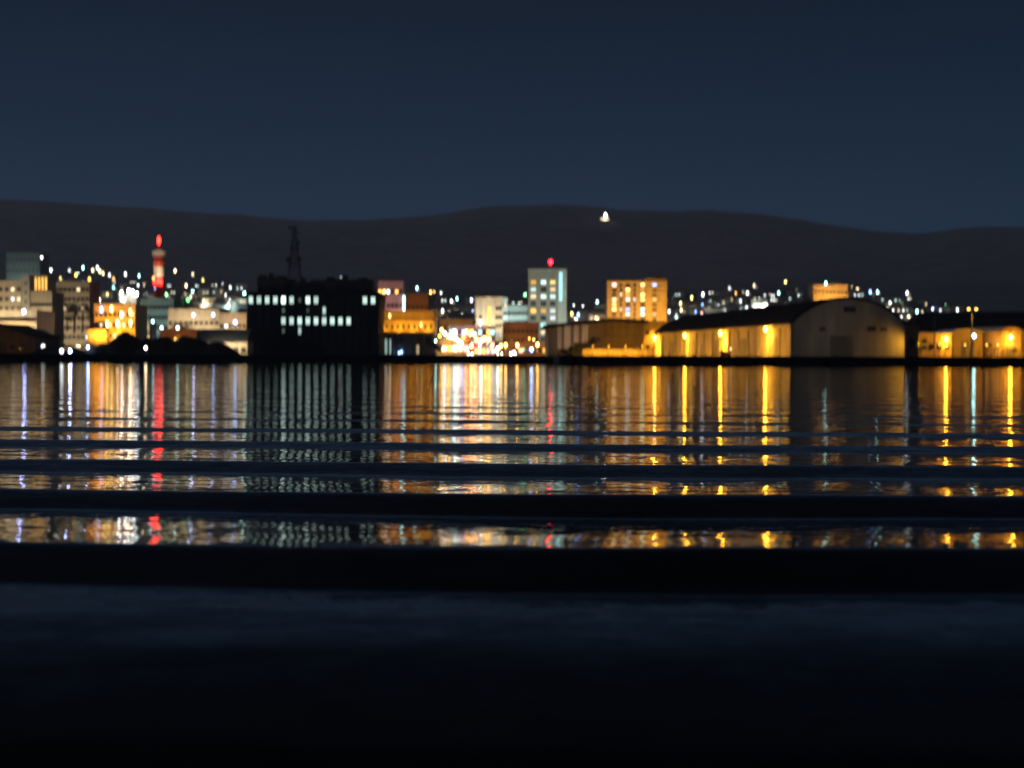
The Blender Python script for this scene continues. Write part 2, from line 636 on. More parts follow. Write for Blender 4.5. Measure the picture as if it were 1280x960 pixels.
for a0, a1, tp, dy in ((318, 353, 347, 5), (353.2, 399, 352, 6), (399.4, 463, 349.5, 5)):
    b = MB().box(ox(a0), ox(a1), dy, dy + 11, ztop - 0.29, oz((a0 + a1) / 2, tp))
    b.box(ox(a0) - .15, ox(a1) + .15, dy - .15, dy + 11.15, oz((a0 + a1) / 2, tp) + .002, oz((a0 + a1) / 2, tp) + .3)
    ph = b.build('penthouse', M_DARK, off)
    for f_, wq, hq in ((.15, 1.2, .9), (.45, .7, 1.4), (.8, 1.5, .7)):
        u_ = ox(a0) + (ox(a1) - ox(a0)) * f_
        MB().box(u_ - wq, u_ + wq, dy + 2, dy + 4, oz((a0 + a1) / 2, tp) + .302, oz((a0 + a1) / 2, tp) + .302 + hq).build('roof_unit', M_DARK, ph)
    lv = MB()
    for k in range(5):
        zz = ztop + 0.9 + k * 0.5
        lv.box(ox(a0) + 1.2, ox(a0) + 4.2, dy - .1, dy + .01, zz, zz + .28)
    lv.build('louvre', M_STEEL, ph)
# horizontal floor bands between the window rows
ROWP = [375.3, 388.2, 401.2, 413.6, 426.4, 438.6]
for k, py in enumerate(ROWP):
    z_ = oz(391, py + 6.4)
    MB().box(-W / 2 - 0.08, W / 2 + 0.08, -0.14, 0.02, z_ - 0.2, z_ + 0.2).build('floor_band', M_OFFICE, off)
COLP = [313.6 + i * 10.17 for i in range(16)]
LIT = {}
for c, s in ((0, 1.0), (1, .75), (2, .9), (3, .95), (4, 3.0), (5, .8), (6, .08), (7, 1.7), (8, .75), (14, 1.0), (15, 1.0)):
    LIT[(0, c)] = s
for c, s in ((4, .8), (5, .85), (6, 1.1), (7, .95), (8, 1.0), (9, .85), (10, 1.05), (11, 1.0), (12, 1.05)):
    LIT[(2, c)] = s
LIT[(1, 9)] = 0.8
LIT[(1, 4)] = 0.12
LIT[(1, 7)] = 0.06
LIT[(3, 6)] = 0.6
LIT[(3, 4)] = 0.10
for r in range(6):
    for c in range(16):
        s = LIT.get((r, c))
        pn = lit('paleteal', round(s * 1.2, 2)) if s else None
        wd, hh = 1.3, 2.2
        if (r, c) in ((1, 9), (3, 6)):
            wd = 0.9
        if s and s < 0.5:
            wd, hh = 0.9, 1.4
        window(off, ox(COLP[c]), oz(391, ROWP[r]) - hh / 2, wd, hh, pn)
b = MB().box(-2.2, 2.2, -1.6, -0.01, 3.0, 3.25)
b.box(-2.1, -1.9, -1.5, -1.3, 0, 3.0).box(1.9, 2.1, -1.5, -1.3, 0, 3.0)
b.build('entrance_canopy', M_OFFICE, off)
MB().box(-1.6, 1.6, -0.06, 0.01, 0.3, 2.8).build('door', M_GLASS, off)
sl = MB().ball((ox(423.5), 5.2, oz(423, 347) + .4), 0.25).build('roof_lamp', lit('white', 1.2), off)
# lattice mast
mx, my = ox(362), 10.0
m0, m1 = oz(362, 352), oz(362, 281)
mast = MB()
for k in range(4):
    pass
mast_root = MB().box(mx - 2.6, mx + 2.6, my - 2.6, my + 2.6, m0 - 0.0, m0 + 0.35).build('mast', M_STEEL, off)
HM = m1 - m0


def mw(t):
    return 2.3 * (1 - t) + 0.55 * t if t > 0.35 else 2.3 - 1.9 * t


def mcor(t):
    wv = max(0.5, 1.8 * (1 - t) ** 1.4 + 0.45)
    z = m0 + 0.3 + HM * t
    return [(mx + sx * wv, my + sy * wv, z) for sx, sy in ((-1, -1), (1, -1), (1, 1), (-1, 1))]


NS = 9
for q in range(4):
    lg = MB()
    for s in range(NS):
        lg.tube(mcor(s / NS)[q], mcor((s + 1) / NS)[q], 0.10, n=5)
    lg.build('leg', M_STEEL, mast_root)
br = MB()
for s in range(NS):
    A, B = mcor(s / NS), mcor((s + 1) / NS)
    for q in range(4):
        r_ = (q + 1) % 4
        br.tube(A[q], B[r_], 0.07, n=4).tube(A[r_], B[q], 0.07, n=4).tube(B[q], B[r_], 0.08, n=4)
br.build('brace', M_STEEL, mast_root)
for t, wv in ((0.33, 2.3), (0.62, 1.5), (0.9, 1.7)):
    z = m0 + HM * t
    MB().box(mx - wv, mx + wv, my - wv, my + wv, z, z + 0.14).build('platform', M_STEEL, mast_root)
for dx, t, rr in ((-1.6, 0.36, 0.9), (1.8, 0.37, 0.8), (1.5, 0.66, 0.55), (-1.3, 0.93, 0.5)):
    MB().tube((mx + dx, my - 1.9, m0 + HM * t + 1), (mx + dx, my - 1.3, m0 + HM * t + 1), rr, n=12).build('dish', M_STEEL, mast_root)
MB().tube((mx, my, m1), (mx, my, m1 + 1.6), 0.06).build('whip_antenna', M_STEEL, mast_root)

# ------------------------------------------------------------------ red and white broadcasting tower
YT = 720.0
tw = thing('radio_tower', 'red and white banded radio tower with red lights on top', 'tower', (WX(199, YT), YT, gz(YT) - .3))
tzb = gz(YT) - .3


def tz(py):
    return WZ(199, py, YT) - tzb


def lattice(za, zb_, wa, wb, m, nm, seg=3):
    core = MB()
    core.tube((0, 0, za), (0, 0, zb_), wa * .62, wb * .62, 10)
    sec = core.build(nm, m, tw)
    for q, (sx, sy) in enumerate(((-1, -1), (1, -1), (1, 1), (-1, 1))):
        MB().tube((sx * wa, sy * wa, za), (sx * wb, sy * wb, zb_), 0.28, n=6).build('leg', m, sec)
    b = MB()
    for s in range(seg):
        for q, (c0, c1) in enumerate((((-1, -1), (1, -1)), ((1, -1), (1, 1)), ((1, 1), (-1, 1)), ((-1, 1), (-1, -1)))):
            f0, f1 = s / seg, (s + 1) / seg
            w0, w1 = wa + (wb - wa) * f0, wa + (wb - wa) * f1
            z0_, z1_ = za + (zb_ - za) * f0, za + (zb_ - za) * f1
            b.tube((c0[0] * w0, c0[1] * w0, z0_), (c1[0] * w1, c1[1] * w1, z1_), 0.14, n=4)
            b.tube((c1[0] * w0, c1[1] * w0, z0_), (c0[0] * w1, c0[1] * w1, z1_), 0.14, n=4)
    b.build('brace', m, sec)
    return sec


lattice(0, tz(372), 3.4, 2.3, M_TWHITE, 'tower_section', 3)
lattice(tz(372), tz(347), 2.3, 1.9, M_RED, 'tower_section', 3)
lattice(tz(347), tz(331), 1.9, 1.75, M_TWHITE, 'tower_section', 2)
lattice(tz(331), tz(320), 1.75, 1.7, M_RED, 'tower_section', 2)
lattice(tz(320), tz(311), 1.3, 0.9, M_TWHITE, 'tower_section', 1)


def deck(py0, py1, r, m):
    b = MB().tube((0, 0, tz(py0)), (0, 0, tz(py0) + .25), r, r, 16)
    b.tube((0, 0, tz(py0) + .252), (0, 0, tz(py1)), r * .9, r * 1.0, 16)
    return b.build('platform', m, tw)


deck(359, 349, 2.7, M_RED)
deck(333, 328, 3.1, M_RED)
deck(320, 314, 3.6, M_TWHITE)
MB().tube((0, 0, tz(314)), (0, 0, tz(294)), 0.30, 0.15).build('antenna', M_RED, tw)
for dx, py in ((-1.6, 353), (0.2, 353), (1.7, 353.5)):
    MB().ball((dx, -2.95, tz(py)), 0.62, 0, 2.0).build('red_lamp', lit('red', 36), tw)
MB().ball((0, -0.4, tz(301)), 0.8, 0, 2.6).build('red_lamp', lit('red', 40), tw)
spot(tw, (0, -14, tz(352)), (0, 0, tz(333)), 14000, 'warm', 75)  # added light without a fixture, brightens the tower bands

# ------------------------------------------------------------------ barrel-roofed warehouse
PA = Vector((WX(990, 328), 328.0, 2.4))
PB = Vector((WX(820, 465), 465.0, 2.4))
dirv = (PB - PA).normalized()
LW = (PB - PA).length
rzw = math.atan2(dirv.y, dirv.x) - math.pi / 2      # local +y runs away along the side wall, local +x along the gable
WW = 27.2
EH, TH = 7.9, 13.7
wh = thing('warehouse', 'long barrel-roofed waterfront warehouse with pale gable and amber lit side wall', 'warehouse', PA, rzw)
M_WH = mat('warehouse_render', (0.42, 0.37, 0.28), 0.85, 0.25, 0.5)
M_GAB = mat('warehouse_gable_render', (0.46, 0.44, 0.41), 0.85, 0.25, 0.35)
NA = 20
c_ = (WW / 2) ** 2
hh_ = TH - EH
RA = (c_ + hh_ ** 2) / (2 * hh_)
cz = TH - RA
arc = []
for i in range(NA + 1):
    x = WW * i / NA
    arc.append((x, cz + math.sqrt(RA * RA - (x - WW / 2) ** 2)))
MB().prism([(0, 0)] + [(WW, 0)] + arc[::-1], 0, LW).build('wall', [M_WH], wh)
gab = MB().prism([(0.02, 0.02)] + [(WW - .02, 0.02)] + [(x, z + 0.01) for x, z in arc[::-1]], -0.22, -0.005).build('gable', M_GAB, wh)
oarc = [(WW / 2 + (x - WW / 2) * 1.03, z + 0.45) for x, z in arc]
iarc = [(WW / 2 + (x - WW / 2) * 1.0298, z + 0.06) for x, z in arc]
b = MB()
for i in range(NA):
    b.prism([oarc[i], oarc[i + 1], iarc[i + 1], iarc[i]][::-1], -0.5, LW + .5)
b.build('roof', M_ROOF, wh)
# standing ribs across the roof
me = None
for k in range(14):
    bb = MB()
    for i in range(NA):
        bb.prism([(oarc[i][0], oarc[i][1] + .12), (oarc[i + 1][0], oarc[i + 1][1] + .12), oarc[i + 1], oarc[i]][::-1], 0, .3)
    if me is None:
        me = bb.mesh('roof_rib', M_ROOF)
    link('roof_rib', me, wh, (0, 2 + k * (LW - 4) / 13, 0))
# side wall facing left: pilasters, sliding doors, eave beam, lamps
me = MB().box(-0.35, 0, -0.6, 0.6, 0, EH - 0.7).mesh('pilaster', M_WH)
NP = 16
for k in range(NP + 1):
    link('pilaster', me, wh, (0, 0.7 + k * (LW - 1.4) / NP, 0))
MB().box(-0.55, -0.002, 0, LW, EH - 0.69, EH - .1).build('eave_beam', M_WH, wh)
M_DOOR = mat('grey_sliding_door', (0.26, 0.24, 0.21), 0.7, 0.15, 1.0)
db = MB().box(-0.16, -0.01, -2.7, 2.7, 0, 4.9)
for k in range(9):
    db.box(-0.2, -0.161, -2.7 + k * 0.66, -2.6 + k * 0.66, 0.1, 4.8)
dme = db.mesh('sliding_door', M_DOOR)
for k in (1, 4, 7, 10, 13):
    yy = 0.7 + (k + 0.5) * (LW - 1.4) / NP
    link('sliding_door', dme, wh, (0, yy, 0))
M_AMB = lit('amber', 170)
for px, py in ((963, 411.5), (906, 417), (861, 420), (823, 423)):
    # where the line of sight to px meets the side wall
    ray = Vector(((px - 640) / F, 1.0, 0))
    # PA.xy + s*dir = t*ray
    den = dirv.x * ray.y - dirv.y * ray.x
    s = (ray.x * PA.y - ray.y * PA.x) / den
    pt = PA + dirv * s
    zl = WZ(px, py, pt.y) - 2.4
    lp = MB().tube((0, s, zl + .9), (-1.3, s, zl + .75), 0.06).tube((-1.3, s, zl + .75), (-1.3, s, zl + .45), 0.3, 0.42, 10).build('wall_lamp', M_STEEL, wh)
    MB().ball((-1.3, s, zl), 0.36, 0, 1.25).build('bulb', M_AMB, lp)
    spot(lp, (-1.5, s, zl - 0.55), (-0.9, s, zl - 6), 8500, 'amber', 165, 0.3)
    spot(lp, (-4.5, s, 1.2), (0, s, 4.2), 4600, 'amber', 150, 0.4)  # added low fill for the side wall, not part of the lamp
for k in range(9):
    s_ = 6 + k * (LW - 8) / 8
    spot(wh, (-10, s_, 1.5), (0, s_ + 1, 4.5), 5200, 'amber', 120, 0.4)  # added fills that even out the amber wall, no fixtures
# gable details
for px, py, w2, h2 in ((1062, 387, 2.9, 1.3), (1091, 411, 2.0, 1.2), (1027, 411.5, 1.5, 0.9), (1106, 411.5, 1.5, 0.7)):
    xl = (WX(px, 329) - PA.x) / math.cos(rzw)
    zl = WZ(px, py, 329) - 2.4
    v = MB().box(xl - w2 / 2, xl + w2 / 2, -0.34, -0.222, zl - h2 / 2, zl + h2 / 2)
    v = v.build('vent', M_FRAME, gab)
b = MB().box(9.2, 14.6, -0.40, -0.222, 0, 5.2)
for k in range(8):
    b.box(9.3 + k * .66, 9.4 + k * .66, -0.45, -0.402, 0.1, 5.1)
b.build('door', mat('dull_gable_door', (0.22, 0.22, 0.22), 0.7), gab)
MB().box(-.1, WW + .1, -0.30, -0.222, EH - .55, EH - .3).build('band', M_GAB, gab)
spot(wh, (WW + 1.2, -3.6, 4.2), (WW - 4, 0, 1.5), 1300, 'amber', 140)
spot(wh, (8, -26, 5), (13, 0, 7), 1200, 'warm', 90)  # added frontal fill that lifts the gable, no fixture

# ------------------------------------------------------------------ transit shed with the low dark roof
Y1 = 425.0
sx0, sx1 = WX(684, Y1), WX(806, Y1)
sh = thing('transit_shed', 'wide low gabled transit shed with black roof between tower and yellow annexe', 'shed', ((sx0 + sx1) / 2, Y1, 2.4))
hw = (sx1 - sx0) / 2


def shz(px, py):
    return WZ(px, py, Y1) - 2.4


def shx(px):
    return WX(px, Y1) - (sx0 + sx1) / 2


pl = [(-hw + .4, 0), (hw - .4, 0), (hw - .4, shz(806, 404)), (shx(764), shz(764, 401.5)), (-hw + .4, shz(686, 410))]
MB().prism(pl, 0, 50).build('wall', mat('shed_brown_cladding', (0.14, 0.10, 0.07)), sh)
b = MB()
b.prism([(-hw - 1, shz(684, 409.5)), (shx(764), shz(764, 401.2)), (shx(764), shz(764, 397.6)), (-hw - 1, shz(684, 406.0))], -1.2, 51)
b.prism([(shx(764), shz(764, 401.2)), (hw + 1, shz(808, 403.6)), (hw + 1, shz(808, 400.2)), (shx(764), shz(764, 397.6))], -1.2, 51)
b.build('roof', M_ROOF, sh)
b2 = mat('pinkish_pier_render', (0.40, 0.32, 0.29))
for px, wpx in ((699, 5), (709, 8), (720, 6), (731, 8)):
    MB().box(shx(px) - wpx * .12, shx(px) + wpx * .12, -.35, -.002, 2.2, shz(px, 409.5 - (px - 684) * .085)).build('pier', b2, sh)
for k in range(5):
    xx = shx(757 + k * 9.0)
    MB().box(xx - .12, xx + .12, -.12, -.002, 0, shz(764, 404.6)).build('batten', M_FRAME, sh)
MB().box(shx(752), shx(802), -.5, -.13, shz(780, 420.5), shz(780, 419)).build('canopy', M_FRAME, sh)
for px in (700.5, 714, 726, 737):
    window(sh, shx(px), 1.0, 1.5, 1.6, M_GLASS)
spot(sh, (shx(714), -11, 3), (shx(714), 0, 6), 2200, 'warm', 110)
spot(sh, (shx(785), -14, 4), (shx(780), 0, 6), 6000, 'amber', 120)

an = block('annexe', 'narrow bright yellow annexe beside the far end of the warehouse', 804, 836, 401, 474, 9, M_OCHRE, 'building', 2, 3, (1.0, 1.0))
spot(an, (-1.2, -3.2, 8.5), (0.5, 0, 3.5), 4200, 'amber', 150)
spot(an, (2.2, -3.0, 4.0), (1.5, 0, 8.0), 2400, 'amber', 150)
# low amber-lit panel wall
Y2 = 385.0
yw = thing('boundary_wall', 'low panelled boundary wall glowing amber in front of the brown shed', 'wall', (WX(772, Y2), Y2, 2.48))
wl = WX(816, Y2) - WX(728, Y2)
NPAN = 14
me = MB().box(-wl / NPAN / 2 + .04, wl / NPAN / 2 - .04, 0, .14, 0.02, 2.0).mesh('panel', M_OCHRE)
pme = MB().box(-.12, .12, -.06, .2, 0, 2.25).mesh('post', M_CONC)
for k in range(NPAN):
    o = link('panel', me, yw, (-wl / 2 + (k + .5) * wl / NPAN, random.uniform(-.01, .01), 0))
for k in range(NPAN + 1):
    link('post', pme, yw, (-wl / 2 + k * wl / NPAN, 0, 0))
for k, px in enumerate((741, 761, 782, 803)):
    l_ = street_lamp(f'{["first", "second", "third", "fourth"][k]} small amber lamp from the left along the panelled boundary wall', px, 432.5, Y2 - 4, 'amber', 4, .14, 2800, 'amber lamps along the boundary wall')

# ------------------------------------------------------------------ right-hand sheds
Y3 = 490.0
bs = thing('gabled_warehouse', 'unlit warehouse with a huge black roof behind the low amber sheds', 'warehouse', (WX(1225, Y3), Y3, 2.4))
q0, q1 = WX(1141, Y3) - bs.location.x, WX(1330, Y3) - bs.location.x
za, zb2 = WZ(1141, 412, Y3) - 2.4, WZ(1141, 400, Y3) - 2.4
MB().box(q0 + .6, q1 - .6, 0, 30, 0, za - .05).build('wall', M_DARK, bs)
zr0, zr1 = WZ(1155, 399, Y3 + 15) - 2.4, WZ(1270, 389, Y3 + 15) - 2.4
b = MB()
b.v += [(q0, -1, za), (q1, -1, za), (q1, 31, za), (q0, 31, za), (q0 + 6, 15, zr0 + 2.4), (q1 - 4, 15, zr1), (q0, -1, za - .3), (q1, -1, za - .3), (q1, 31, za - .3), (q0, 31, za - .3)]
b.f += [(0, 1, 5, 4), (2, 3, 4, 5), (3, 0, 4), (1, 2, 5), (6, 7, 1, 0), (7, 8, 2, 1), (8, 9, 3, 2), (9, 6, 0, 3), (9, 8, 7, 6)]
b.m += [0] * 9
b.build('roof', M_ROOF, bs)
MB().box(-3, 3, -.1, .01, 0, 4.6).build('door', M_STEEL, bs)


def vault(name, label, px0, px1, pye, pyt, Y, depth, wall, roofm):
    a, c = WX(px0, Y), WX(px1, Y)
    root = thing(name, label, 'shed', ((a + c) / 2, Y, 2.45))
    h = (c - a) / 2
    e, t = WZ(px0, pye, Y) - 2.45, WZ(px0, pyt, Y) - 2.45
    pts = []
    for i in range(13):
        u = -1 + 2 * i / 12
        pts.append((h * u, e + (t - e) * math.sqrt(max(0, 1 - .85 * u * u)) - (t - e) * math.sqrt(.15) * 0))
    MB().prism([(-h, 0), (h, 0)] + pts[::-1], 0, depth).build('wall', wall, root)
    b = MB()
    for i in range(12):
        (xa, z1), (xb, z2) = pts[i], pts[i + 1]
        b.prism([(xa * 1.04, z1 + .03), (xb * 1.04, z2 + .03), (xb * 1.04, z2 + .28), (xa * 1.04, z1 + .28)], -.4, depth + .4)
    b.build('roof', roofm, root)
    MB().box(-h * .45, h * .45, -.12, .01, 0, e * .72).build('door', M_DOOR, root)
    MB().box(-h * .5, h * .5, -.3, -.005, e * .75, e * .8).build('lintel', M_CONC, root)
    root['W'], root['H'], root['D'] = 2 * h, t, depth
    return root


low = block('low_store', 'flat low amber store beside the pale gable of the barrel warehouse', 1138, 1189, 416, 372, 12, M_OCHRE, 'shed', 1, 5, (1.0, 1.2), roofm=M_CREAM)
v1 = vault('vaulted_shed', 'pale-roofed vaulted shed behind the tall twin lamp post', 1190, 1228, 419, 412, 380, 16, M_OCHRE, M_WHITE)
v2 = vault('vaulted_shed', 'broad ochre-roofed vaulted shed between twin lamp post and end lamp', 1229, 1252, 415, 409.5, 384, 16, M_OCHRE, M_OCHRE)
v3 = vault('vaulted_shed', 'arched shed front at the right edge with an amber lamp under its arch', 1250.5, 1276, 418, 409, 368, 16, M_OCHRE, M_TAN)
v4 = block('low_store', 'ochre store cut off by the right edge of the photo', 1277, 1330, 413, 372, 14, M_OCHRE, 'shed', 1, 4, (1.2, 1.2))
# ochre stub building between gable and sheds
ob = block('brick_annexe', 'small amber topped lean-to against the right side of the barrel warehouse', 1131, 1148, 407, 352, 7, M_OCHRE, 'building', 1, 1, (1.1, 2.0))


def wall_lamp_on(root, px, py, Y, colour, es, watts, r=.3, y=-1.3):
    lx = WX(px, Y + y) - root.location.x
    lz = WZ(px, py, Y + y) - root.location.z
    lp = MB().tube((lx, -.01, lz + .7), (lx, y, lz + .6), .05).tube((lx, y, lz + .6), (lx, y, lz + .35), .2, .34, 8).build('wall_lamp', M_STEEL, root)
    MB().ball((lx, y, lz), r, 0, 1.3).build('bulb', lit(colour, es), lp)
    if watts:
        spot(lp, (lx, y - .2, lz - r * 1.6), (lx, y * .3, lz - 6), watts, colour, 165)
    return lp


wall_lamp_on(low, 1182.5, 424, 372, 'amber', 150, 1500, .34)
wall_lamp_on(v3, 1263, 421.5, 368, 'amber', 150, 1800, .40)
for px, Yq, wt in ((1150, 362, 4200), (1205, 364, 4200), (1238, 366, 4200), (1290, 360, 2600)):
    added_flood({1150: 'added floodlight post beside the lean-to of the barrel warehouse', 1205: 'added floodlight post left of the tall twin lamp post', 1238: 'added floodlight post behind the quay railing right of the twin lamp', 1290: 'added floodlight post just past the arched shed'}[px],
          px, Yq, 0, (WX(px, Yq + 14), Yq + 14, 5.5), wt, 'amber', 3.2)
# tall twin lamp post
Y4 = 345.0
tl = thing('twin_lamp_post', 'tall lamp post with two orange lamps at its top', 'lamp post', (WX(1214.5, Y4), Y4, 2.45))
ht = WZ(1214, 387, Y4) - 2.45
MB().tube((0, 0, 0), (0, 0, ht), .22, .13, 8).box(-.4, .4, -.4, .4, 0, .3).build('pole', M_STEEL, tl)
for s in (-1, 1):
    ar = MB().tube((0, 0, ht - .2), (s * .9, -.1, ht + .2), .07).box(s * .9 - .35, s * .9 + .35, -.4, .2, ht + .2, ht + .42).build('arm', M_STEEL, tl)
    MB().box(s * .9 - .28, s * .9 + .28, -.35, .15, ht + .02, ht + .198).build('lamp', lit('orange', 14), ar)
spot(tl, (0, -.9, ht - .3), (0, 0, 0), 2500, 'orange', 80)
bx = MB().box(-.5, .5, -.5, -.2, WZ(1217, 423, Y4) - 2.45, WZ(1217, 417, Y4) - 2.45).build('sign_box', M_STEEL, tl)
MB().ball((.35, -.62, WZ(1217, 420, Y4) - 2.45), .38).build('floodlight', lit('teal', 40), bx)
dp = thing('utility_pole', 'thin dark utility pole in front of the flat amber store', 'pole', (WX(1167.5, Y4), Y4, 2.45))
MB().tube((0, 0, 0), (0, 0, WZ(1167, 394, Y4) - 2.45), .16, .1).build('pole', M_STEEL, dp)
MB().box(-.8, .8, -.06, .06, WZ(1167, 399, Y4) - 2.45, WZ(1167, 398, Y4) - 2.45).build('crossarm', M_STEEL, dp)
# quay railing
Y5 = 335.0
rl = thing('quay_railing', 'amber lit railing of posts and rails along the quay by the low sheds', 'railing', (WX(1200, Y5), Y5, 2.48))
r0, r1 = WX(1150, Y5) - rl.location.x, WX(1274, Y5) - rl.location.x
M_RAIL = mat('galvanised_rail', (0.40, 0.38, 0.33), 0.5)
pm = MB().box(-.09, .09, -.09, .09, 0, 2.35).mesh('post', M_RAIL)
for k in range(13):
    link('post', pm, rl, (r0 + (r1 - r0) * k / 12, 0, 0))
for z_ in (.8, 1.5, 2.2):
    MB().box(r0, r1, -.05, .05, z_, z_ + .09).build('rail', M_RAIL, rl)
for px, n_ in ((1174, 'first'), (1206, 'second'), (1233, 'third'), (1247, 'fourth')):
    street_lamp(f'{n_} small bollard light from the left behind the quay railing', px, 431, Y5 + 3, 'orange', 6, .18, 0, 'bollard lights behind the quay railing', .3, 'bollard light')
ty = thing('tyre', 'black tyre hung on the quay railing near the right edge', 'tyre', (WX(1268, Y5), Y5 - .3, WZ(1268, 438, Y5)))
tb = MB()
for k in range(14):
    a0, a1 = 2 * math.pi * k / 14, 2 * math.pi * (k + 1) / 14
    tb.tube((math.cos(a0) * .42, 0, math.sin(a0) * .42), (math.cos(a1) * .42, 0, math.sin(a1) * .42), .16, n=7)
tb.build('tread', M_TYRE, ty)
shp = thing('crate', 'dark brown crate standing against the lean-to by the gable', 'crate', (WX(1131.5, 340), 340, 2.5))
b = MB().box(-.95, .95, 0, 1.6, 0.1, 2.2)
for k in range(5):
    b.box(-.95, .95, -.06, -.002, .15 + k * .42, .45 + k * .42)
b.build('body', M_BROWN, shp)
MB().box(-1.0, 1.0, -.08, 1.65, 2.203, 2.3).build('lid', M_BROWN, shp)

# ------------------------------------------------------------------ left bank
ds = thing('dark_shed', 'dark gabled waterside shed at the left edge with a dim brown wall', 'shed', (WX(4, 352), 352, 2.4))
h0 = WX(42, 352) - WX(4, 352)
ez, rz_ = WZ(4, 421, 352) - 2.4, WZ(4, 405, 352) - 2.4
MB().prism([(-h0 - 3, 0), (h0, 0), (h0, ez), (-1, rz_ - .2), (-h0 - 3, ez)], 0, 20).build('wall', mat('rusty_cladding', (0.17, 0.10, 0.06)), ds)
b = MB().prism([(-h0 - 3.4, ez - .1), (-1, rz_ - .15), (-1, rz_ + .2), (-h0 - 3.4, ez + .25)], -.8, 20.8)
b.prism([(-1, rz_ - .15), (h0 + .5, ez - .2), (h0 + .5, ez + .15), (-1, rz_ + .2)], -.8, 20.8)
b.build('roof', M_ROOF, ds)
MB().box(-3.6, 0.8, -.12, .01, 0, 3.2).build('door', M_FRAME, ds)
for xx in (2.3, 4.6):
    window(ds, xx, 1.4, 1.2, 1.1)
spot(ds, (1, -9, 1.2), (1, 0, 3), 260, 'orange', 120)


def heap(label, px0, px1, pyt, Y, depth, seed, bumps):
    a, c = WX(px0, Y), WX(px1, Y)
    top = WZ((px0 + px1) / 2, pyt, Y) - 2.4
    xs = np.linspace(-1, 1, 46)
    ys = np.linspace(-1, 1, 22)
    X, Yg = np.meshgrid(xs, ys)
    Z = np.zeros_like(X)
    for bx_, bh, bw in bumps:
        Z = np.maximum(Z, bh * (.5 + .5 * np.cos(np.pi * np.clip(np.sqrt(((X - bx_) / (bw * 1.25)) ** 2 + (Yg / 1.0) ** 2), 0, 1))))
    Z = Z * top * (1 + .06 * vnoise(X * 9, Yg * 5, seed, 3)) - .1
    b = MB()
    nx = len(xs)
    b.v = [(float(x * (c - a) / 2), float(y * depth / 2), float(z)) for x, y, z in zip(X.ravel(), Yg.ravel(), Z.ravel())]
    for j in range(len(ys) - 1):
        for i in range(nx - 1):
            b.f.append((j * nx + i, j * nx + i + 1, (j + 1) * nx + i + 1, (j + 1) * nx + i))
            b.m.append(0)
    o = b.build('bulk_heap', M_HEAP, None, ((a + c) / 2, Y, 2.45))
    tag(o, label, 'heap', 'dark heaps on the left quay')
    return o


heap('steep black bulk heap in front of the amber lit plant', 106, 206, 415.5, 345, 16, 3, [(0.05, 1.0, .75), (-.45, .55, .5), (.55, .75, .45)])
heap('long low black bulk heap left of the slate-roofed building', 175, 300, 420, 342, 15, 4, [(-.55, .98, .6), (0.0, 1.0, .7), (.55, .75, .5)])
heap('smallest black bulk heap beside the dark waterside shed', 34, 118, 431, 348, 12, 6, [(-.3, 1.0, .6), (.4, .7, .55)])

B = {}
WARMS = [lit('warm', 2.2), lit('yellow', 2.5), lit('white', 2.2), lit('orange', 2.2)]
COOL = [lit('white', 1.6), lit('paleteal', 1.6), lit('warm', 1.5)]
B['grey_block'] = block('hill_block', 'big plain grey block high on the slope at the far left', 8, 50, 316, 1500, 30, M_GREY, rows=5, cols=8, wsize=(2.0, 1.6))
light_facade(B['grey_block'], 'the big grey hillside block', 'paleteal', .05, 2, 30, .8, 8)
B['left_beige'] = block('apartment_house', 'wide grey-beige apartment house at the left edge below the grey block', -40, 27.5, 351, 640, 18, M_BEIGE, rows=7, cols=9, wsize=(1.5, 1.5), litmap=rand_lit(7, 9, .16, WARMS + COOL, 1))
light_facade(B['left_beige'], 'the grey-beige apartment house', 'warm', .22, 2, 22, .55)
B['stair'] = block('stair_tower', 'slim pale stair tower beside the grey-beige apartment house', 28, 37, 344, 638, 10, M_GREY, rows=8, cols=1, wsize=(.8, 1.1))
light_facade(B['stair'], 'the slim stair tower', 'warm', .10, 1, 20, .6)
B['orange_win'] = block('stepped_building', 'stepped cream building with tall glowing orange windows in its upper part', 38, 65, 364, 600, 16, M_CREAM, rows=3, cols=6, wsize=(1.1, 1.3), litmap={(2, c): lit('warm', 3) for c in (0, 2, 3, 5)})
ow = B['orange_win']
ux0, ux1 = WX(43, 601) - ow.location.x, WX(60, 601) - ow.location.x
u0, u1 = ow['H'] - .34, WZ(52, 344, 601) - ow.location.z
up = MB().box(ux0, ux1, 1, 12, u0, u1).build('upper_storey', M_CREAM, ow)
for k in range(4):
    window(up, ux0 + (ux1 - ux0) * (k + .5) / 4, u0 + .8, .7, u1 - u0 - 1.8, lit('orange', 2.6), y=.98)
light_facade(ow, 'the stepped cream building', 'warm', .30, 2, 13, .6)
B['mast_pair'] = street_lamp('tall white lit mast beside the big grey hillside block', 52.5, 322, 1200, 'white', 12, .8, 0, 'lights on the slope', .9)
B['tan_block'] = block('apartment_house', 'dim grey-tan slab with a flat roof behind the dark trees', 68, 112, 352, 720, 18, M_BEIGE, rows=7, cols=8, wsize=(1.6, 1.5), litmap=rand_lit(7, 8, .16, WARMS + COOL, 3))
light_facade(B['tan_block'], 'the dim grey-tan slab', 'warm', .13, 2, 26, .6)
B['cream_low'] = block('market_hall', 'long low cream hall with an orange lit ground floor behind the dark shed', -45, 46, 387, 455, 18, M_CREAM, rows=1, cols=12, wsize=(1.2, 1.4))
light_facade(B['cream_low'], 'the long low cream hall', 'warm', .42, 4, 9, .72, 8.5)
cl = B['cream_low']
zz = WZ(0, 401.5, 453) - cl.location.z
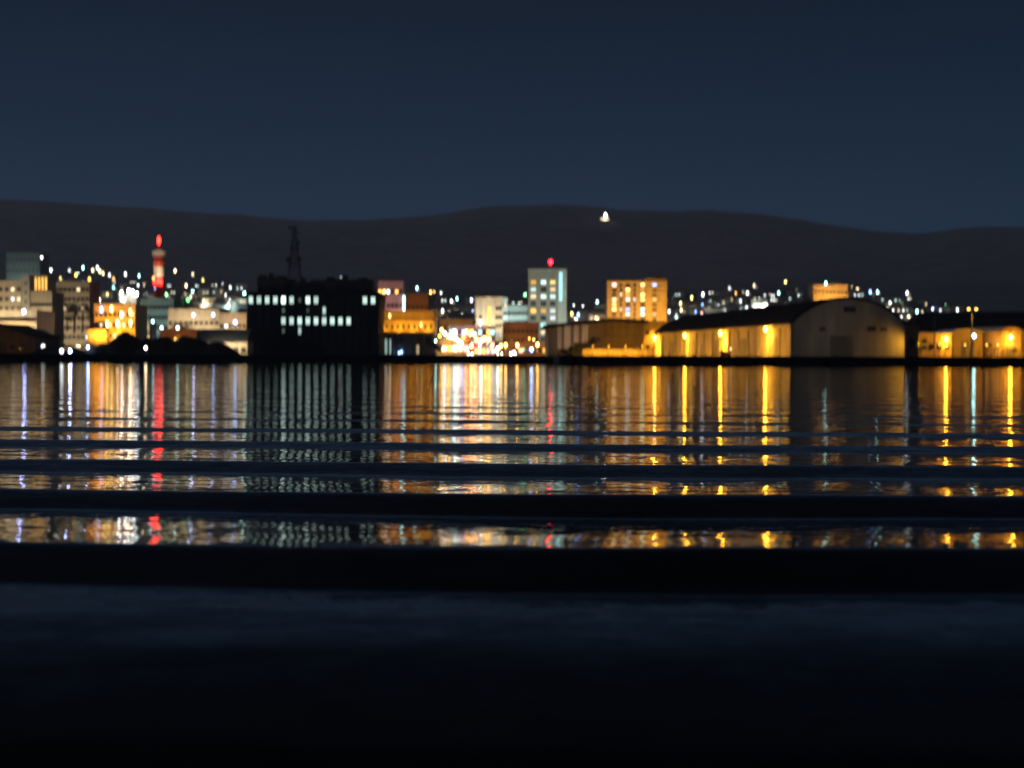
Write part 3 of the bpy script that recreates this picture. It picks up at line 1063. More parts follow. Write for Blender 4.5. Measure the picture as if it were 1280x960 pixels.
MB().box(-cl['W'] / 2 - .2, cl['W'] / 2 + .2, -2.6, -.005, zz, zz + .35).build('canopy', M_ROOF, cl)
spot(cl, (cl['W'] / 2 - 8, -2.2, zz - .3), (cl['W'] / 2 - 8, 0, zz - 4), 900, 'orange', 160)
spot(cl, (cl['W'] / 2 - 3, -2.2, zz - .3), (cl['W'] / 2 - 3, 0, zz - 4), 700, 'orange', 160)

# amber lit plant with many light strips
pb = block('plant_building', 'amber lit harbour plant building hung with many small bright lights', 118, 169, 380, 480, 16, M_OCHRE, rows=4, cols=9, wsize=(.8, 1.3), litmap=rand_lit(4, 9, .42, [lit('yellow', 3), lit('warm', 3), lit('orange', 4), lit('warm', 2)], 5))
light_facade(pb, 'the amber harbour plant', 'amber', .6, 3, 9, .6)
tb_ = MB().box(WX(155, 480) - pb.location.x, WX(168, 480) - pb.location.x, 2, 8, pb['H'] + .002, pb['H'] + 3.4).build('rooftop_unit', M_CREAM, pb)
for px, py in ((151, 366.5), (160, 363.5), (165, 365), (170, 367.5)):
    lx, lz = WX(px, 479) - pb.location.x, WZ(px, py, 479) - pb.location.z
    fl = MB().tube((lx, .3, pb['H'] - .5), (lx, .1, lz - .3), .06).build('roof_floodlight', M_STEEL, pb)
    MB().ball((lx, 0, lz), .42, 0, 1.5).build('bulb', lit('white', 45), fl)
spot(pb, (WX(161, 470) - pb.location.x, -2, pb['H'] + 3), (WX(161, 480) - pb.location.x, 2, pb['H'] + 1), 500, 'white', 140)
for px, py, col in ((125, 387, 'violet'), (137.5, 386, 'yellow'), (145, 404, 'warm'), (132, 405, 'yellow'), (150, 393, 'warm'), (161, 390, 'yellow'), (161.5, 404, 'warm')):
    lx, lz = WX(px, 478) - pb.location.x, WZ(px, py, 478) - pb.location.z
    MB().box(lx - .22, lx + .22, -.45, -.06, lz - .9, lz + .9).build('strip_light', lit(col, 14), pb)
bw = MB().box(-pb['W'] / 2 - 1.2, -pb['W'] / 2 + 5.2, -4, -.01, 0, WZ(125, 412, 478) - pb.location.z).build('wing', M_TAN, pb)
B['green_block'] = block('office_building', 'wide plain grey-green block under the red and white tower', 170, 217, 373, 620, 20, M_GREEN, rows=5, cols=9, wsize=(1.4, 1.3))
light_facade(B['green_block'], 'the plain grey-green block', 'paleteal', .09, 2, 22, .6)
B['cream_small'] = block('shop_building', 'small cream block in front of the grey-green block', 171, 187, 402, 520, 10, M_CREAM, rows=2, cols=4, wsize=(.9, 1.1))
light_facade(B['cream_small'], 'the small cream block', 'warm', .30, 1, 9, .6)
B['beige_wide'] = block('warehouse_block', 'wide beige warehouse block right of the tower', 210, 274, 386, 560, 20, M_BEIGE, rows=2, cols=10, wsize=(1.2, 1.2))
light_facade(B['beige_wide'], 'the wide beige warehouse block', 'warm', .34, 3, 11, .75, 9)
B['beige_dark'] = block('warehouse_block', 'beige-brown block touching the black office block, orange at its corner', 274.3, 308, 391, 545, 16, M_TAN, rows=2, cols=6, wsize=(1.1, 1.2), litmap={(0, 1): lit('white', 3), (1, 3): lit('blue', 3)})
light_facade(B['beige_dark'], 'the beige-brown block', 'warm', .30, 2, 10, .7, 8)
spot(B['beige_dark'], (4.6, -2, 6), (4.8, 0, 10), 1200, 'amber', 110)
tk = thing('storage_tank', 'pale round tank rising above the beige-brown block', 'tank', (WX(292.5, 580), 580, 2.4))
MB().tube((0, 0, 0), (0, 0, WZ(292, 377, 580) - 2.4), 1.8, 1.8, 16).build('shell', M_WHITE, tk)
MB().tube((0, 0, WZ(292, 377, 580) - 2.398), (0, 0, WZ(292, 374.6, 580) - 2.4), 1.85, .6, 16).build('lid', M_WHITE, tk)
spot(tk, (0, -8, 19), (0, 0, 22), 2400, 'paleteal', 90)
# slate-roofed building on the quay
sr = block('quay_office', 'low slate-roofed quay building with a lit cream front beside the office block', 262, 309.0, 427.5, 404, 9, M_CREAM, rows=1, cols=5, wsize=(1.2, 1.3))
h1 = sr['W'] / 2
zt = sr['H']
MB().prismx([(-1.0, zt - .1), (9.6, zt - .1), (9.6, zt + 3.7), (6.0, zt + 3.8)], -h1 - 3.5, h1 + .0).build('pitched_roof', M_SLATE, sr)
light_facade(sr, 'the cream quay building', 'warm', .42, 3, 6, .5, 3.6)
B['terrace'] = block('terrace', 'low brown terrace roofline between black heaps and wide beige block', 200, 246, 411, 440, 12, M_BROWN, rows=2, cols=9, wsize=(.9, 1.0))
light_facade(B['terrace'], 'the low brown terrace', 'orange', .10, 2, 9, .7)

# ------------------------------------------------------------------ centre
B['pink'] = block('hotel_block', 'dusty pink block with a short roof spire just right of the black office block', 472, 503.5, 351.5, 640, 16, M_PINK, rows=5, cols=6, wsize=(1.2, 1.5),
                  litmap={(0, 0): lit('orange', 5), (0, 1): lit('yellow', 5), (0, 4): lit('orange', 4), (2, 1): lit('blue', 4), (2, 3): lit('orange', 3), (0, 2): lit('white', 5), (2, 0): lit('yellow', 3)})
light_facade(B['pink'], 'the dusty pink block', 'pink', .13, 2, 20, .75, 9)
MB().tube((-1.6, 4, B['pink']['H']), (-1.6, 4, B['pink']['H'] + 3.6), .9, .1, 4).build('spire', M_PINK, B['pink'])
sg = MB().box(B['pink']['W'] / 2 + .02, B['pink']['W'] / 2 + .9, -.6, .3, WZ(505, 390, 640) - B['pink'].location.z, WZ(505, 370, 640) - B['pink'].location.z).build('light_strip', lit('teal', 5), B['pink'])
B['brown_box'] = block('brick_building', 'plain red-brown box behind the amber arcade building', 508, 535, 367, 600, 14, M_BROWN, rows=3, cols=5, wsize=(1.1, 1.1), litmap={(2, 0): lit('warm', 2), (2, 2): lit('pink', 5), (2, 3): lit('pink', 5)})
light_facade(B['brown_box'], 'the red-brown box', 'orange', .13, 1, 14, .8, 10)

ar_ = thing('arcade_building', 'bright amber building with a row of arched vents above a dark colonnade', 'building', (WX(507.5, 470), 470, 2.4))
aw = (WX(543, 470) - WX(472, 470)) / 2
a_m, a_t = WZ(507, 415, 470) - 2.4, WZ(507, 390, 470) - 2.4
MB().box(-aw, aw, 3, 18, 0, a_m - .01).build('wall', mat('colonnade_wall', (.20, .17, .14)), ar_)
MB().box(-aw, aw, 0, 18, a_m, a_t).build('upper_wall', M_OCHRE, ar_)
MB().box(-aw - .3, aw + .3, -.4, 18.3, a_t + .002, a_t + .4).build('cornice', M_OCHRE, ar_)
MB().box(-aw - .1, aw + .1, -.3, -.002, a_t * .5 + a_m * .5 + .5, a_t * .5 + a_m * .5 + .8).build('string_course', M_OCHRE, ar_)
vp = [(-.45, 0), (.45, 0), (.45, 1.2)] + [(.45 * math.cos(t), 1.2 + .45 * math.sin(t)) for t in (R(30), R(60), R(90), R(120), R(150))] + [(-.45, 1.2)]
vme = MB().prism(vp, -.12, -.003).mesh('arched_vent', M_FRAME)
for k in range(10):
    link('arched_vent', vme, ar_, (-aw + 1.2 + k * (2 * aw - 2.4) / 9, 0, a_m + .9))
for k in range(7):
    MB().box(-.35, .35, .2, .9, 0, a_m - .02).build('column', M_CONC, ar_, (-aw + .5 + k * (2 * aw - 1) / 6, 0, 0))
for k, (px, wd, st) in enumerate(((481, 4.2, .45), (521, 1.5, .5))):
    window(ar_, WX(px, 473) - ar_.location.x, .8, wd, 5.0 if k == 0 else 3.0, lit('paleteal' if k == 0 else 'warm', st), y=2.98)
for px, py in ((499, 441), (502, 440)):
    MB().ball((WX(px, 472) - ar_.location.x, 1.5, WZ(px, py, 472) - 2.4), .28, 0, 1.6).build('lamp', lit('blue', 12), ar_)
for k in range(4):
    lx = -aw + 2.2 + k * (2 * aw - 4.4) / 3
    lp = MB().tube((lx, -.01, a_m - .1), (lx, -1.8, a_m - .3), .05).box(lx - .25, lx + .25, -2.1, -1.5, a_m - .45, a_m - .3).build('uplight', M_STEEL, ar_)
    spot(lp, (lx, -2.6, a_m - .2), (lx, 0, a_m + 4.4), 2100, 'amber', 150)
for px, py in ((478, 396), (487, 395), (526, 406)):
    MB().box(-.12, .12, -.3, -.05, -.7, .7).build('wall_light', lit('yellow', 8), ar_, (WX(px, 470) - ar_.location.x, 0, WZ(px, py, 470) - 2.4))

B['tan_mid'] = block('apartment_house', 'dim tan block on rising ground behind the brightest street lights', 549, 590, 399, 720, 14, M_TAN, rows=3, cols=8, wsize=(1.2, 1.3), litmap=rand_lit(3, 8, .15, COOL, 8))
light_facade(B['tan_mid'], 'the dim tan block behind the bright street', 'orange', .10, 2, 18, .6)
wt_ = block('corner_building', 'pale corner building with white fins and a column of orange windows', 594, 628, 371, 620, 16, M_WHITE)
for px in (597, 604, 616.5):
    MB().box(WX(px, 620) - wt_.location.x - .5, WX(px, 620) - wt_.location.x + .5, -.8, -.003, 0, wt_['H'] - .8).build('fin', M_WHITE, wt_)
for k in range(8):
    window(wt_, WX(611.5, 620) - wt_.location.x, WZ(611, 385.5 + k * 4.7, 620) - wt_.location.z - .5, 1.5, .95, lit('orange', 4.0), mull=False)
for k in range(5):
    for px in (600.3, 621, 625):
        window(wt_, WX(px, 620) - wt_.location.x, 5 + k * 3.9, 1.0, 1.4, lit('paleteal', .8) if (k * 3 + int(px)) % 4 == 0 else None)
light_facade(wt_, 'the pale corner building', 'warm', .28, 2, 16, .8, 9)
MB().box(WX(600.3, 618) - wt_.location.x - .35, WX(600.3, 618) - wt_.location.x + .35, -1.2, -.9, WZ(600, 416, 618) - wt_.location.z, WZ(600, 400, 618) - wt_.location.z).build('light_strip', lit('white', 5), wt_)
B['pale1'] = block('apartment_house', 'narrow pale block with a raised roof box beside the corner building', 620, 634, 372, 730, 14, M_WHITE, rows=6, cols=3, wsize=(1.4, 1.4), litmap=rand_lit(6, 3, .2, COOL, 9))
light_facade(B['pale1'], 'the narrow pale block', 'paleteal', .20, 1, 18, .9, 10)
B['pale2'] = block('apartment_house', 'stepped grey-green terrace block left of the tall hotel', 634.4, 659.5, 382, 730, 14, M_GREY, rows=5, cols=6, wsize=(1.3, 1.4), litmap=rand_lit(5, 6, .15, COOL, 10))
light_facade(B['pale2'], 'the stepped grey-green block', 'paleteal', .16, 2, 16, .8, 9)
B['brick'] = block('brick_building', 'low wide dark brick building in front of the tall hotel', 628, 673, 403, 560, 14, M_BROWN, rows=3, cols=8, wsize=(1.2, 1.2))
light_facade(B['brick'], 'the wide dark brick building', 'orange', .10, 2, 16, .6)

# hotel tower
YH = 900.0
ht_ = thing('hotel_tower', 'tallest pale hotel tower with a red beacon and a cyan lit stair strip', 'tower block', (WX(678.5, YH), YH, gz(YH) - 1))
hzb = gz(YH) - 1


def hx(px):
    return WX(px, YH) - ht_.location.x


def hzz(px, py):
    return WZ(px, py, YH) - hzb


MB().box(hx(660), hx(696.5), 0, 16, 0, hzz(678, 338.5)).build('wall', mat('hotel_render', (.33, .32, .29)), ht_)
MB().box(hx(659.5), hx(697), -.3, 16.3, hzz(678, 338.4), hzz(678, 336.8)).build('roof', M_WHITE, ht_)
MB().box(hx(684), hx(694), 4, 11, hzz(678, 336.7), hzz(678, 333.0)).build('penthouse', M_GREY, ht_)
stw = MB().box(hx(696.7), hx(708), 2, 15, 0, hzz(702, 336.3)).build('stair_wing', M_WHITE, ht_)
for k in range(9):
    window(stw, hx(700.6), hzz(700, 342.3 + k * 4.0) - .6, 2.2, 1.45, lit('teal', 1.9), y=1.98, mull=False)
hl = {(0, 0): ('orange', 1.3), (0, 1): ('paleteal', 2), (0, 2): ('yellow', 1.6), (1, 0): ('paleteal', 1.3), (1, 2): ('warm', 1.4), (2, 0): ('warm', 1.6), (2, 1): ('paleteal', 2.0),
      (2, 2): ('paleteal', 1.6), (4, 0): ('orange', 2.6), (4, 1): ('orange', 1.3), (4, 2): ('white', 1.2), (6, 1): ('teal', 2), (5, 2): ('white', 1.4), (7, 1): ('warm', 1.6)}
for r in range(9):
    for c, px in enumerate((666.3, 679, 690.5)):
        k_ = hl.get((r, c))
        window(ht_, hx(px), hzz(px, 353 + r * 8.9) - 1.1, 3.3, 2.2, lit(*k_) if k_ else None)
for r in range(10):
    MB().box(hx(660.2), hx(696.3), -.12, -.002, hzz(678, 348.2 + r * 8.9), hzz(678, 347.5 + r * 8.9)).build('floor_band', M_GREY, ht_)
bc = MB().tube((hx(688), 7, hzz(688, 333)), (hx(688), 7, hzz(688, 329)), .15).build('beacon', M_STEEL, ht_)
MB().ball((hx(688), 6.5, hzz(688, 327)), 1.15, 0, 1.1).build('red_lamp', emit('beacon_red', (1.0, 0.004, 0.010), 80), bc)
ht_['W'], ht_['H'] = hx(708) - hx(660), hzz(678, 337)
added_flood('first added floodlight post from the left shining on the tall hotel', 667, 850, 0, (WX(670, 900), 900, 45), 26000, 'warm', 9)
added_flood('second added floodlight post from the left shining on the tall hotel', 703, 850, 0, (WX(702, 900), 902, 45), 60000, 'paleteal', 9)

# apartment block lit orange
YA = 800.0
ap = thing('apartment_block', 'long orange lit apartment block with balconies above the transit shed', 'building', (WX(795.5, YA), YA, gz(YA) - 1))
azb = gz(YA) - 1


def ax_(px):
    return WX(px, YA) - ap.location.x


def az_(px, py):
    return WZ(px, py, YA) - azb


MB().box(ax_(758.5), ax_(806), 1.2, 14, 0, az_(782, 351.5)).build('wall', M_TAN, ap)
MB().box(ax_(806.1), ax_(833), 0, 14.2, 0, az_(819, 349.3)).build('wing_wall', M_OCHRE, ap)
MB().box(ax_(757.6), ax_(806), .8, 14.1, az_(782, 351.4), az_(782, 350.2)).build('roof', M_ROOF, ap)
MB().box(ax_(806.05), ax_(833.5), -.4, 14.4, az_(819, 349.2), az_(819, 347.8)).build('roof', M_ROOF, ap)
MB().box(ax_(818), ax_(830), 4, 9, az_(819, 347.7), az_(819, 344.5)).build('roof_house', M_OCHRE, ap)
for r in range(8):
    bl = MB().box(ax_(806.4), ax_(832.7), -1.3, -.002, az_(819, 353.9 + r * 6.1) - .5, az_(819, 353.9 + r * 6.1) + .5).build('balcony', M_OCHRE, ap)
    bl2 = MB().box(ax_(759), ax_(805.8), .1, 1.198, az_(782, 359.9 + r * 6.1) - .38, az_(782, 359.9 + r * 6.1) + .3).build('balcony', M_TAN, ap)
al = {(0, 0): ('pink', 5), (0, 4): ('yellow', 3.2), (0, 5): ('blue', 5), (1, 2): ('yellow', 4), (2, 4): ('yellow', 4), (2, 1): ('warm', 2), (3, 0): ('warm', 3), (3, 2): ('paleteal', 2.6), (3, 4): ('yellow', 3.4),
      (3, 5): ('yellow', 1.6), (2, 2): ('orange', 2), (4, 0): ('yellow', 2.6), (5, 0): ('yellow', 3.6), (5, 2): ('blue', 3.6), (5, 4): ('teal', 3), (6, 2): ('teal', 2.6), (6, 4): ('paleteal', 3), (5, 1): ('warm', 1.5),
      (3, 3): ('white', 1.4), (6, 5): ('warm', 1.0), (1, 4): ('orange', 1.4)}
for r in range(8):
    for c, px in enumerate((767.5, 776, 784.5, 793, 803, 817.5)):
        k_ = al.get((r, c))
        wd = 1.3 if c in (1, 3) else 2.3
        window(ap, ax_(px), az_(px, 356.5 + r * 6.1) - .55, wd, 1.55, lit(*k_) if k_ else None, y=1.19 if c < 5 else -.01)
ap['W'], ap['H'] = ax_(833) - ax_(758), az_(790, 350)
added_flood('first added floodlight post from the left shining on the orange apartment block', 768, 765, 0, (WX(772, 800), 800, 33), 60000, 'orange', 9)
added_flood('second added floodlight post from the left shining on the orange apartment block', 795, 765, 0, (WX(792, 800), 800, 33), 55000, 'orange', 9)
added_flood('third added floodlight post from the left shining on the orange apartment block', 822, 768, 0, (WX(820, 800), 800, 33), 85000, 'orange', 9)

# tan block over the barrel roof
B['tan_hill'] = block('hill_block', 'warm tan flat-roofed block rising behind the crown of the barrel roof', 1016, 1059, 356, 900, 16, M_TAN, rows=6, cols=9, wsize=(1.3, 1.3))
light_facade(B['tan_hill'], 'the warm tan block behind the barrel roof', 'orange', .42, 3, 15, .85, 26)
th = B['tan_hill']
MB().box(1.5, th['W'] / 2 - 2, 3, 9, th['H'] - .3, th['H'] + 1.8).build('penthouse', M_TAN, th)
MB().ball((WX(1031.5, 899) - th.location.x, -.6, th['H'] + .8), .5, 0, 1.5).build('roof_lamp', lit('teal', 30), th)

# shops along the bright street
gl = block('shopping_arcade', 'glaring white and pink shopping arcade front at the end of the bright street', 561, 618, 407, 545, 12, M_WHITE, rows=4, cols=11, wsize=(1.25, 1.6), margin=.8,
           litmap=rand_lit(4, 11, .8, [lit('white', 7), lit('warm', 5), lit('orange', 7), lit('orange', 5), lit('pink', 4), lit('teal', 3), lit('red', 6), lit('violet', 5)], 12))
light_facade(gl, 'the glaring shopping arcade', 'pink', .30, 3, 8, .5, 5)
so = block('shop_row', 'orange lit row of shops left of the bright street', 545, 586, 424, 505, 12, M_TAN, rows=1, cols=6, wsize=(1.7, 1.8), litmap={(0, 1): lit('warm', 4), (0, 2): lit('orange', 5), (0, 3): lit('white', 5), (0, 4): lit('warm', 4), (0, 5): lit('pink', 4)})
light_facade(so, 'the row of shops left of the street', 'orange', .26, 3, 7, .5, 4)
so2 = block('shop_row', 'dim orange shop row right of the bright street below the brick building', 632, 700, 428, 500, 12, M_BROWN, rows=1, cols=9, wsize=(1.5, 1.5), litmap={(0, 2): lit('warm', 2), (0, 6): lit('orange', 2)})
light_facade(so2, 'the shop row right of the street', 'orange', .22, 3, 7, .5, 4)
NEON = thing('neon_sign', 'small red neon sign board above the bright street', 'sign', (WX(593, 498), 498, 2.5))
MB().tube((0, .2, 0), (0, .2, WZ(593, 436, 498) - 2.5), .1).build('pole', M_STEEL, NEON)
MB().box(-1.2, 1.2, 0, .3, WZ(593, 434, 498) - 2.5, WZ(593, 430, 498) - 2.5).build('board', lit('red', 12), NEON)
TS = thing('traffic_light', 'traffic signal showing teal beside the orange shops', 'traffic light', (WX(546, 470), 470, 2.5))
MB().tube((0, 0, 0), (0, 0, 6), .09).build('pole', M_STEEL, TS)
MB().box(-.7, .7, -.2, .2, WZ(546, 428, 470) - 2.5, WZ(546, 424.5, 470) - 2.5).build('housing', M_FRAME, TS)
MB().ball((-.4, -.3, WZ(546, 426, 470) - 2.5), .34).build('lens', lit('teal', 20), TS)

BR = [  # the glare of the shopping street
    (552.5, 414, 'orange', 130), (556, 418, 'white', 130), (561, 421, 'orange', 140), (566, 412, 'white', 60), (568, 424, 'teal', 110), (573, 427, 'warm', 150), (578, 431, 'violet', 70),
    (583, 413, 'orange', 150), (587, 416, 'orange', 160), (592, 419, 'warm', 150), (596, 424, 'orange', 140), (601, 424, 'warm', 150), (606, 425, 'orange', 150), (611, 423, 'orange', 140), (589, 434, 'orange', 100),
    (614, 436, 'orange', 60), (621, 434, 'white', 90), (626, 433, 'orange', 110), (631, 431, 'orange', 120), (645.5, 430, 'orange', 120), (642, 441, 'white', 190), (664, 437, 'blue', 140), (672.5, 431.5, 'orange', 120),
    (690.5, 431, 'orange', 120), (668, 424, 'yellow', 40), (662, 423, 'orange', 40), (549.5, 421, 'orange', 70), (618, 440, 'teal', 50), (655, 438, 'green', 14)]
where = ['over the orange shops', 'at the mouth of the bright street', 'below the pale corner building', 'in front of the dim right-hand shops']
cnt = {}
BRL = []
for px, py, col, st in BR:
    wz = 0 if px < 575 else 1 if px < 600 else 2 if px < 630 else 3
    cnt.setdefault((wz, col), []).append(px)
ORD = ['leftmost', 'second', 'third', 'fourth', 'fifth', 'sixth', 'seventh', 'eighth', 'ninth', 'tenth', 'eleventh', 'twelfth', 'thirteenth', 'fourteenth', 'fifteenth', 'sixteenth', 'seventeenth', 'eighteenth', 'nineteenth', 'twentieth']
CN = {'warm': 'warm white', 'white': 'cold white', 'violet': 'bluish white', 'paleteal': 'pale green'}
dj = random.Random(4)
for px, py, col, st in BR:
    wz = 0 if px < 575 else 1 if px < 600 else 2 if px < 630 else 3
    k = sorted(cnt[(wz, col)]).index(px)
    n_ = len(cnt[(wz, col)])
    cname = CN.get(col, col)
    lab = f'{cname} street lamp {where[wz]}' if n_ == 1 else f'{ORD[k]}{"" if k == 0 else " from the left"} of the {cname} street lamps {where[wz]}'
    Yl = 498 - (py - 410) * 1.6
    street_lamp(lab, px + dj.uniform(-1.2, 1.2), py + dj.uniform(-2, 2), Yl, col, st * .22, .45 if st > 60 else .28, 1800 if st > 100 else 0)


# ------------------------------------------------------------------ vehicles
def car(label, px, Y, paint, rz=0, head='white', st=60, group='cars on the bright street'):
    root = thing('car', label, 'car', (WX(px, Y), Y, gz(Y) + .02), rz, group)
    pr = [(-2.1, .35), (2.1, .35), (2.15, .75), (1.95, .95), (1.2, 1.0), (.6, 1.48), (-1.1, 1.5), (-1.75, 1.05), (-2.12, .95)]
    MB().prismx([(-y, z) for y, z in pr][::-1], -.85, .85).build('body', paint, root)
    MB().prismx([(-y, z) for y, z in [(1.14, 1.02), (.60, 1.44), (.52, 1.44), (1.02, 1.02)]], -.76, .76).build('windscreen', M_GLASS, root)
    wm = MB().tube((-.11, 0, 0), (.11, 0, 0), .33, n=12).mesh('wheel', M_TYRE)
    for sx in (-.8, .8):
        for sy in (-1.3, 1.3):
            link('wheel', wm, root, (sx, sy, .34))
    for sx in (-.6, .6):
        MB().ball((sx, -2.12, .72), .17).build('headlight', lit(head, st), root)
    return root


CP = [mat('silver_car_paint', (.4, .4, .4), .35, .05), mat('white_car_paint', (.7, .7, .7), .35, .05), mat('black_car_paint', (.03, .03, .03), .3, .05)]
car('silver car with its headlights on under the red neon sign', 588, 462, CP[0])
car('white car with its headlights on nearest the quay', 641, 440, CP[1], 0, 'white', 90)
car('dark car with its headlights on beside the teal lamp', 624, 455, CP[2], .1, 'warm', 50)
tr = thing('box_truck', 'dark box truck parked before the piers of the transit shed', 'truck', (WX(727, 400), 400, 2.52))
MB().box(-2.2, 2.2, 0, 2.3, .9, 4.0).build('cargo_box', M_FRAME, tr)
MB().prism([(-4.2, .5), (-2.3, .5), (-2.3, 2.9), (-3.6, 2.9), (-4.1, 1.8)], .1, 2.2).build('cab', M_FRAME, tr)
MB().box(-2.299, 2.2, .5, 1.8, .5, .88).build('chassis', M_STEEL, tr)
MB().box(-3.5, -2.6, .06, .099, 1.8, 2.6).build('window', M_GLASS, tr)
wm = MB().tube((0, -.15, 0), (0, .15, 0), .48, n=12).mesh('wheel', M_TYRE)
for xx in (-3.3, 1.2):
    for yy in (.2, 2.0):
        link('wheel', wm, tr, (xx, yy, .48))
vn = thing('van', 'grey van parked left of the dark box truck', 'van', (WX(705, 402), 402, 2.52))
MB().prism([(-2.4, .4), (2.2, .4), (2.2, 2.2), (-1.3, 2.25), (-2.0, 1.4), (-2.4, 1.2)], 0, 1.8).build('body', M_CONC, vn)
MB().box(-1.1, 1.9, -.03, -.002, 1.4, 2.0).build('window', M_GLASS, vn)
wm = MB().tube((0, -.12, 0), (0, .12, 0), .36, n=12).mesh('wheel', M_TYRE)
for xx in (-1.6, 1.5):
    for yy in (.05, 1.75):
        link('wheel', wm, vn, (xx, yy, .36))
fk = thing('forklift', 'dark forklift truck standing before the second warehouse lamp', 'forklift', (WX(908, 356), 356, 2.52))
MB().prism([(-1.5, .3), (.9, .3), (.9, 1.0), (.2, 1.2), (-.6, 1.5), (-1.5, 1.5)], 0, 1.3).build('body', M_FRAME, fk)
b = MB()
for xx in (-1.2, .35):
    for yy in (.05, 1.2):
        b.tube((xx, yy, 1.2), (xx + .1, yy, 2.5), .05)
b.box(-1.3, .7, 0, 1.3, 2.5, 2.6)
b.build('cab_guard', M_FRAME, fk)
b = MB()
for yy in (.3, 1.0):
    b.box(.95, 1.1, yy - .06, yy + .06, .1, 3.0).box(1.1, 2.2, yy - .06, yy + .06, .15, .22)
b.build('mast', M_FRAME, fk)
wm = MB().tube((0, -.12, 0), (0, .12, 0), .33, n=12).mesh('wheel', M_TYRE)
for xx in (-1.0, .6):
    for yy in (.05, 1.25):
        link('wheel', wm, fk, (xx, yy, .33))
MB().ball((1.0, -.1, 2.1), .16).build('work_light', lit('warm', 8), fk)

# ------------------------------------------------------------------ lamps on the left quay
for px, py, Y, col, st, r_, lab in (
        (87.5, 440, 340, 'violet', 90, .32, 'bright bluish quay lamp left of the steep black heap'),
        (110, 434, 342, 'blue', 60, .28, 'blue quay lamp at the foot of the steep black heap'),
        (77, 440.5, 338, 'white', 7, .45, 'faint greyish white quay lamp, second from the dark shed'),
        (54, 433, 350, 'white', 3, .5, 'dimmest quay lamp right beside the dark shed'),
        (182, 435, 330, 'warm', 26, .28, 'lone warm quay lamp in front of the black heaps'),
        (267, 435, 388, 'warm', 40, .28, 'warm lamp left of the cream quay building'),
        (277, 431, 390, 'pink', 14, .28, 'upper pinkish lamp before the cream quay building'),
        (279, 437, 391, 'white', 22, .24, 'lower white lamp before the cream quay building'),
        (286, 442, 392, 'yellow', 10, .22, 'small yellow lamp low before the cream quay building'),
        (30, 389.5, 440, 'violet', 60, .5, 'strong bluish lamp above the long low cream hall'),
        (242, 394, 540, 'violet', 45, .42, 'bluish white lamp on the front of the wide beige block'),
        (266.5, 393.5, 540, 'blue', 22, .5, 'soft blue lamp before the right end of the wide beige block'),
        (294, 403, 530, 'blue', 12, .7, 'large pale blue lamp before the beige-brown block'),
        (191, 402, 515, 'teal', 20, .36, 'teal lamp before the grey-green block, highest of three teal lamps'),
        (202, 410, 500, 'teal', 12, .5, 'dull teal lamp, middle of the three above the black heap'),
        (222, 410, 432, 'teal', 18, .36, 'teal lamp over the low brown terrace'),
        (235, 375, 640, 'green', 3.5, .8, 'large green light glowing among trees right of the tower'),
        (305.5, 366.5, 580, 'teal', 22, .45, 'teal lamp beside the upper left corner of the office block'),
        (877, 434, 352, 'warm', .6, .2, 'tiny faint lamp between the warehouse lamps')):
    street_lamp(lab, px, py, Y, col, st, r_, 0, 'quay and yard lamps of the left bank' if px < 400 else None)

# ------------------------------------------------------------------ houses and lamps on the slope
HOUSE_M = {'grey': M_GREY, 'beige': M_BEIGE, 'white': M_WHITE, 'brown': mat('house_brown', (.2, .15, .11)), 'dark': mat('house_dark', (.10, .10, .11))}
HC = {}
RED_ROOF = mat('house_roof', (.06, .05, .05))


def house_meshes(col, v):
    k = (col, v)
    if k in HC:
        return HC[k]
    wd, dp, h = ((9, 8, 5.5), (13, 9, 8.5), (17, 10, 12.0), (11, 9, 6.0))[v]
    body = MB()
    if v == 2:
        body.box(-wd / 2, wd / 2, 0, dp, -8, h)
        rf = MB().box(-wd / 2 - .3, wd / 2 + .3, -.3, dp + .3, h + .002, h + .5).box(-2, 2, 3, 7, h + .5, h + 2.5)
    else:
        body.prismx([(0, -8), (dp, -8), (dp, h), (dp / 2, h + 2.2), (0, h)], -wd / 2, wd / 2)
        rf = MB().prismx([(-.7, h - .3), (dp / 2, h + 2.25), (dp / 2, h + 2.6), (-.7, h + .05)], -wd / 2 - .5, wd / 2 + .5)
        rf.prismx([(dp / 2, h + 2.25), (dp + .7, h - .3), (dp + .7, h + .05), (dp / 2, h + 2.6)], -wd / 2 - .5, wd / 2 + .5)
    HC[k] = (body.mesh('wall', HOUSE_M[col]), rf.mesh('roof', RED_ROOF), wd, h)
    return HC[k]


ZN = [(0, 'on the slope above the left-edge apartment house'), (66, 'on the slope between grey block and radio tower'), (186, 'on the slope around the radio tower'), (226, 'on the slope between radio tower and office block'),
      (480, 'on the slope above the amber arcade building'), (548, 'on the slope above the bright street'), (640, 'on the slope beside the tall hotel'), (740, 'just left of the orange apartment block'),
      (834, 'on the slope right of the orange apartment block'), (900, 'on the slope above the warehouse side roof'), (1005, 'on the slope around the tan block'), (1075, 'on the slope past the barrel roof crown'), (1139, 'on the slope above the black-roofed warehouse')]


def zone(px):
    z = ZN[0][1]
    for p, t in ZN:
        if px >= p:
            z = t
    return z


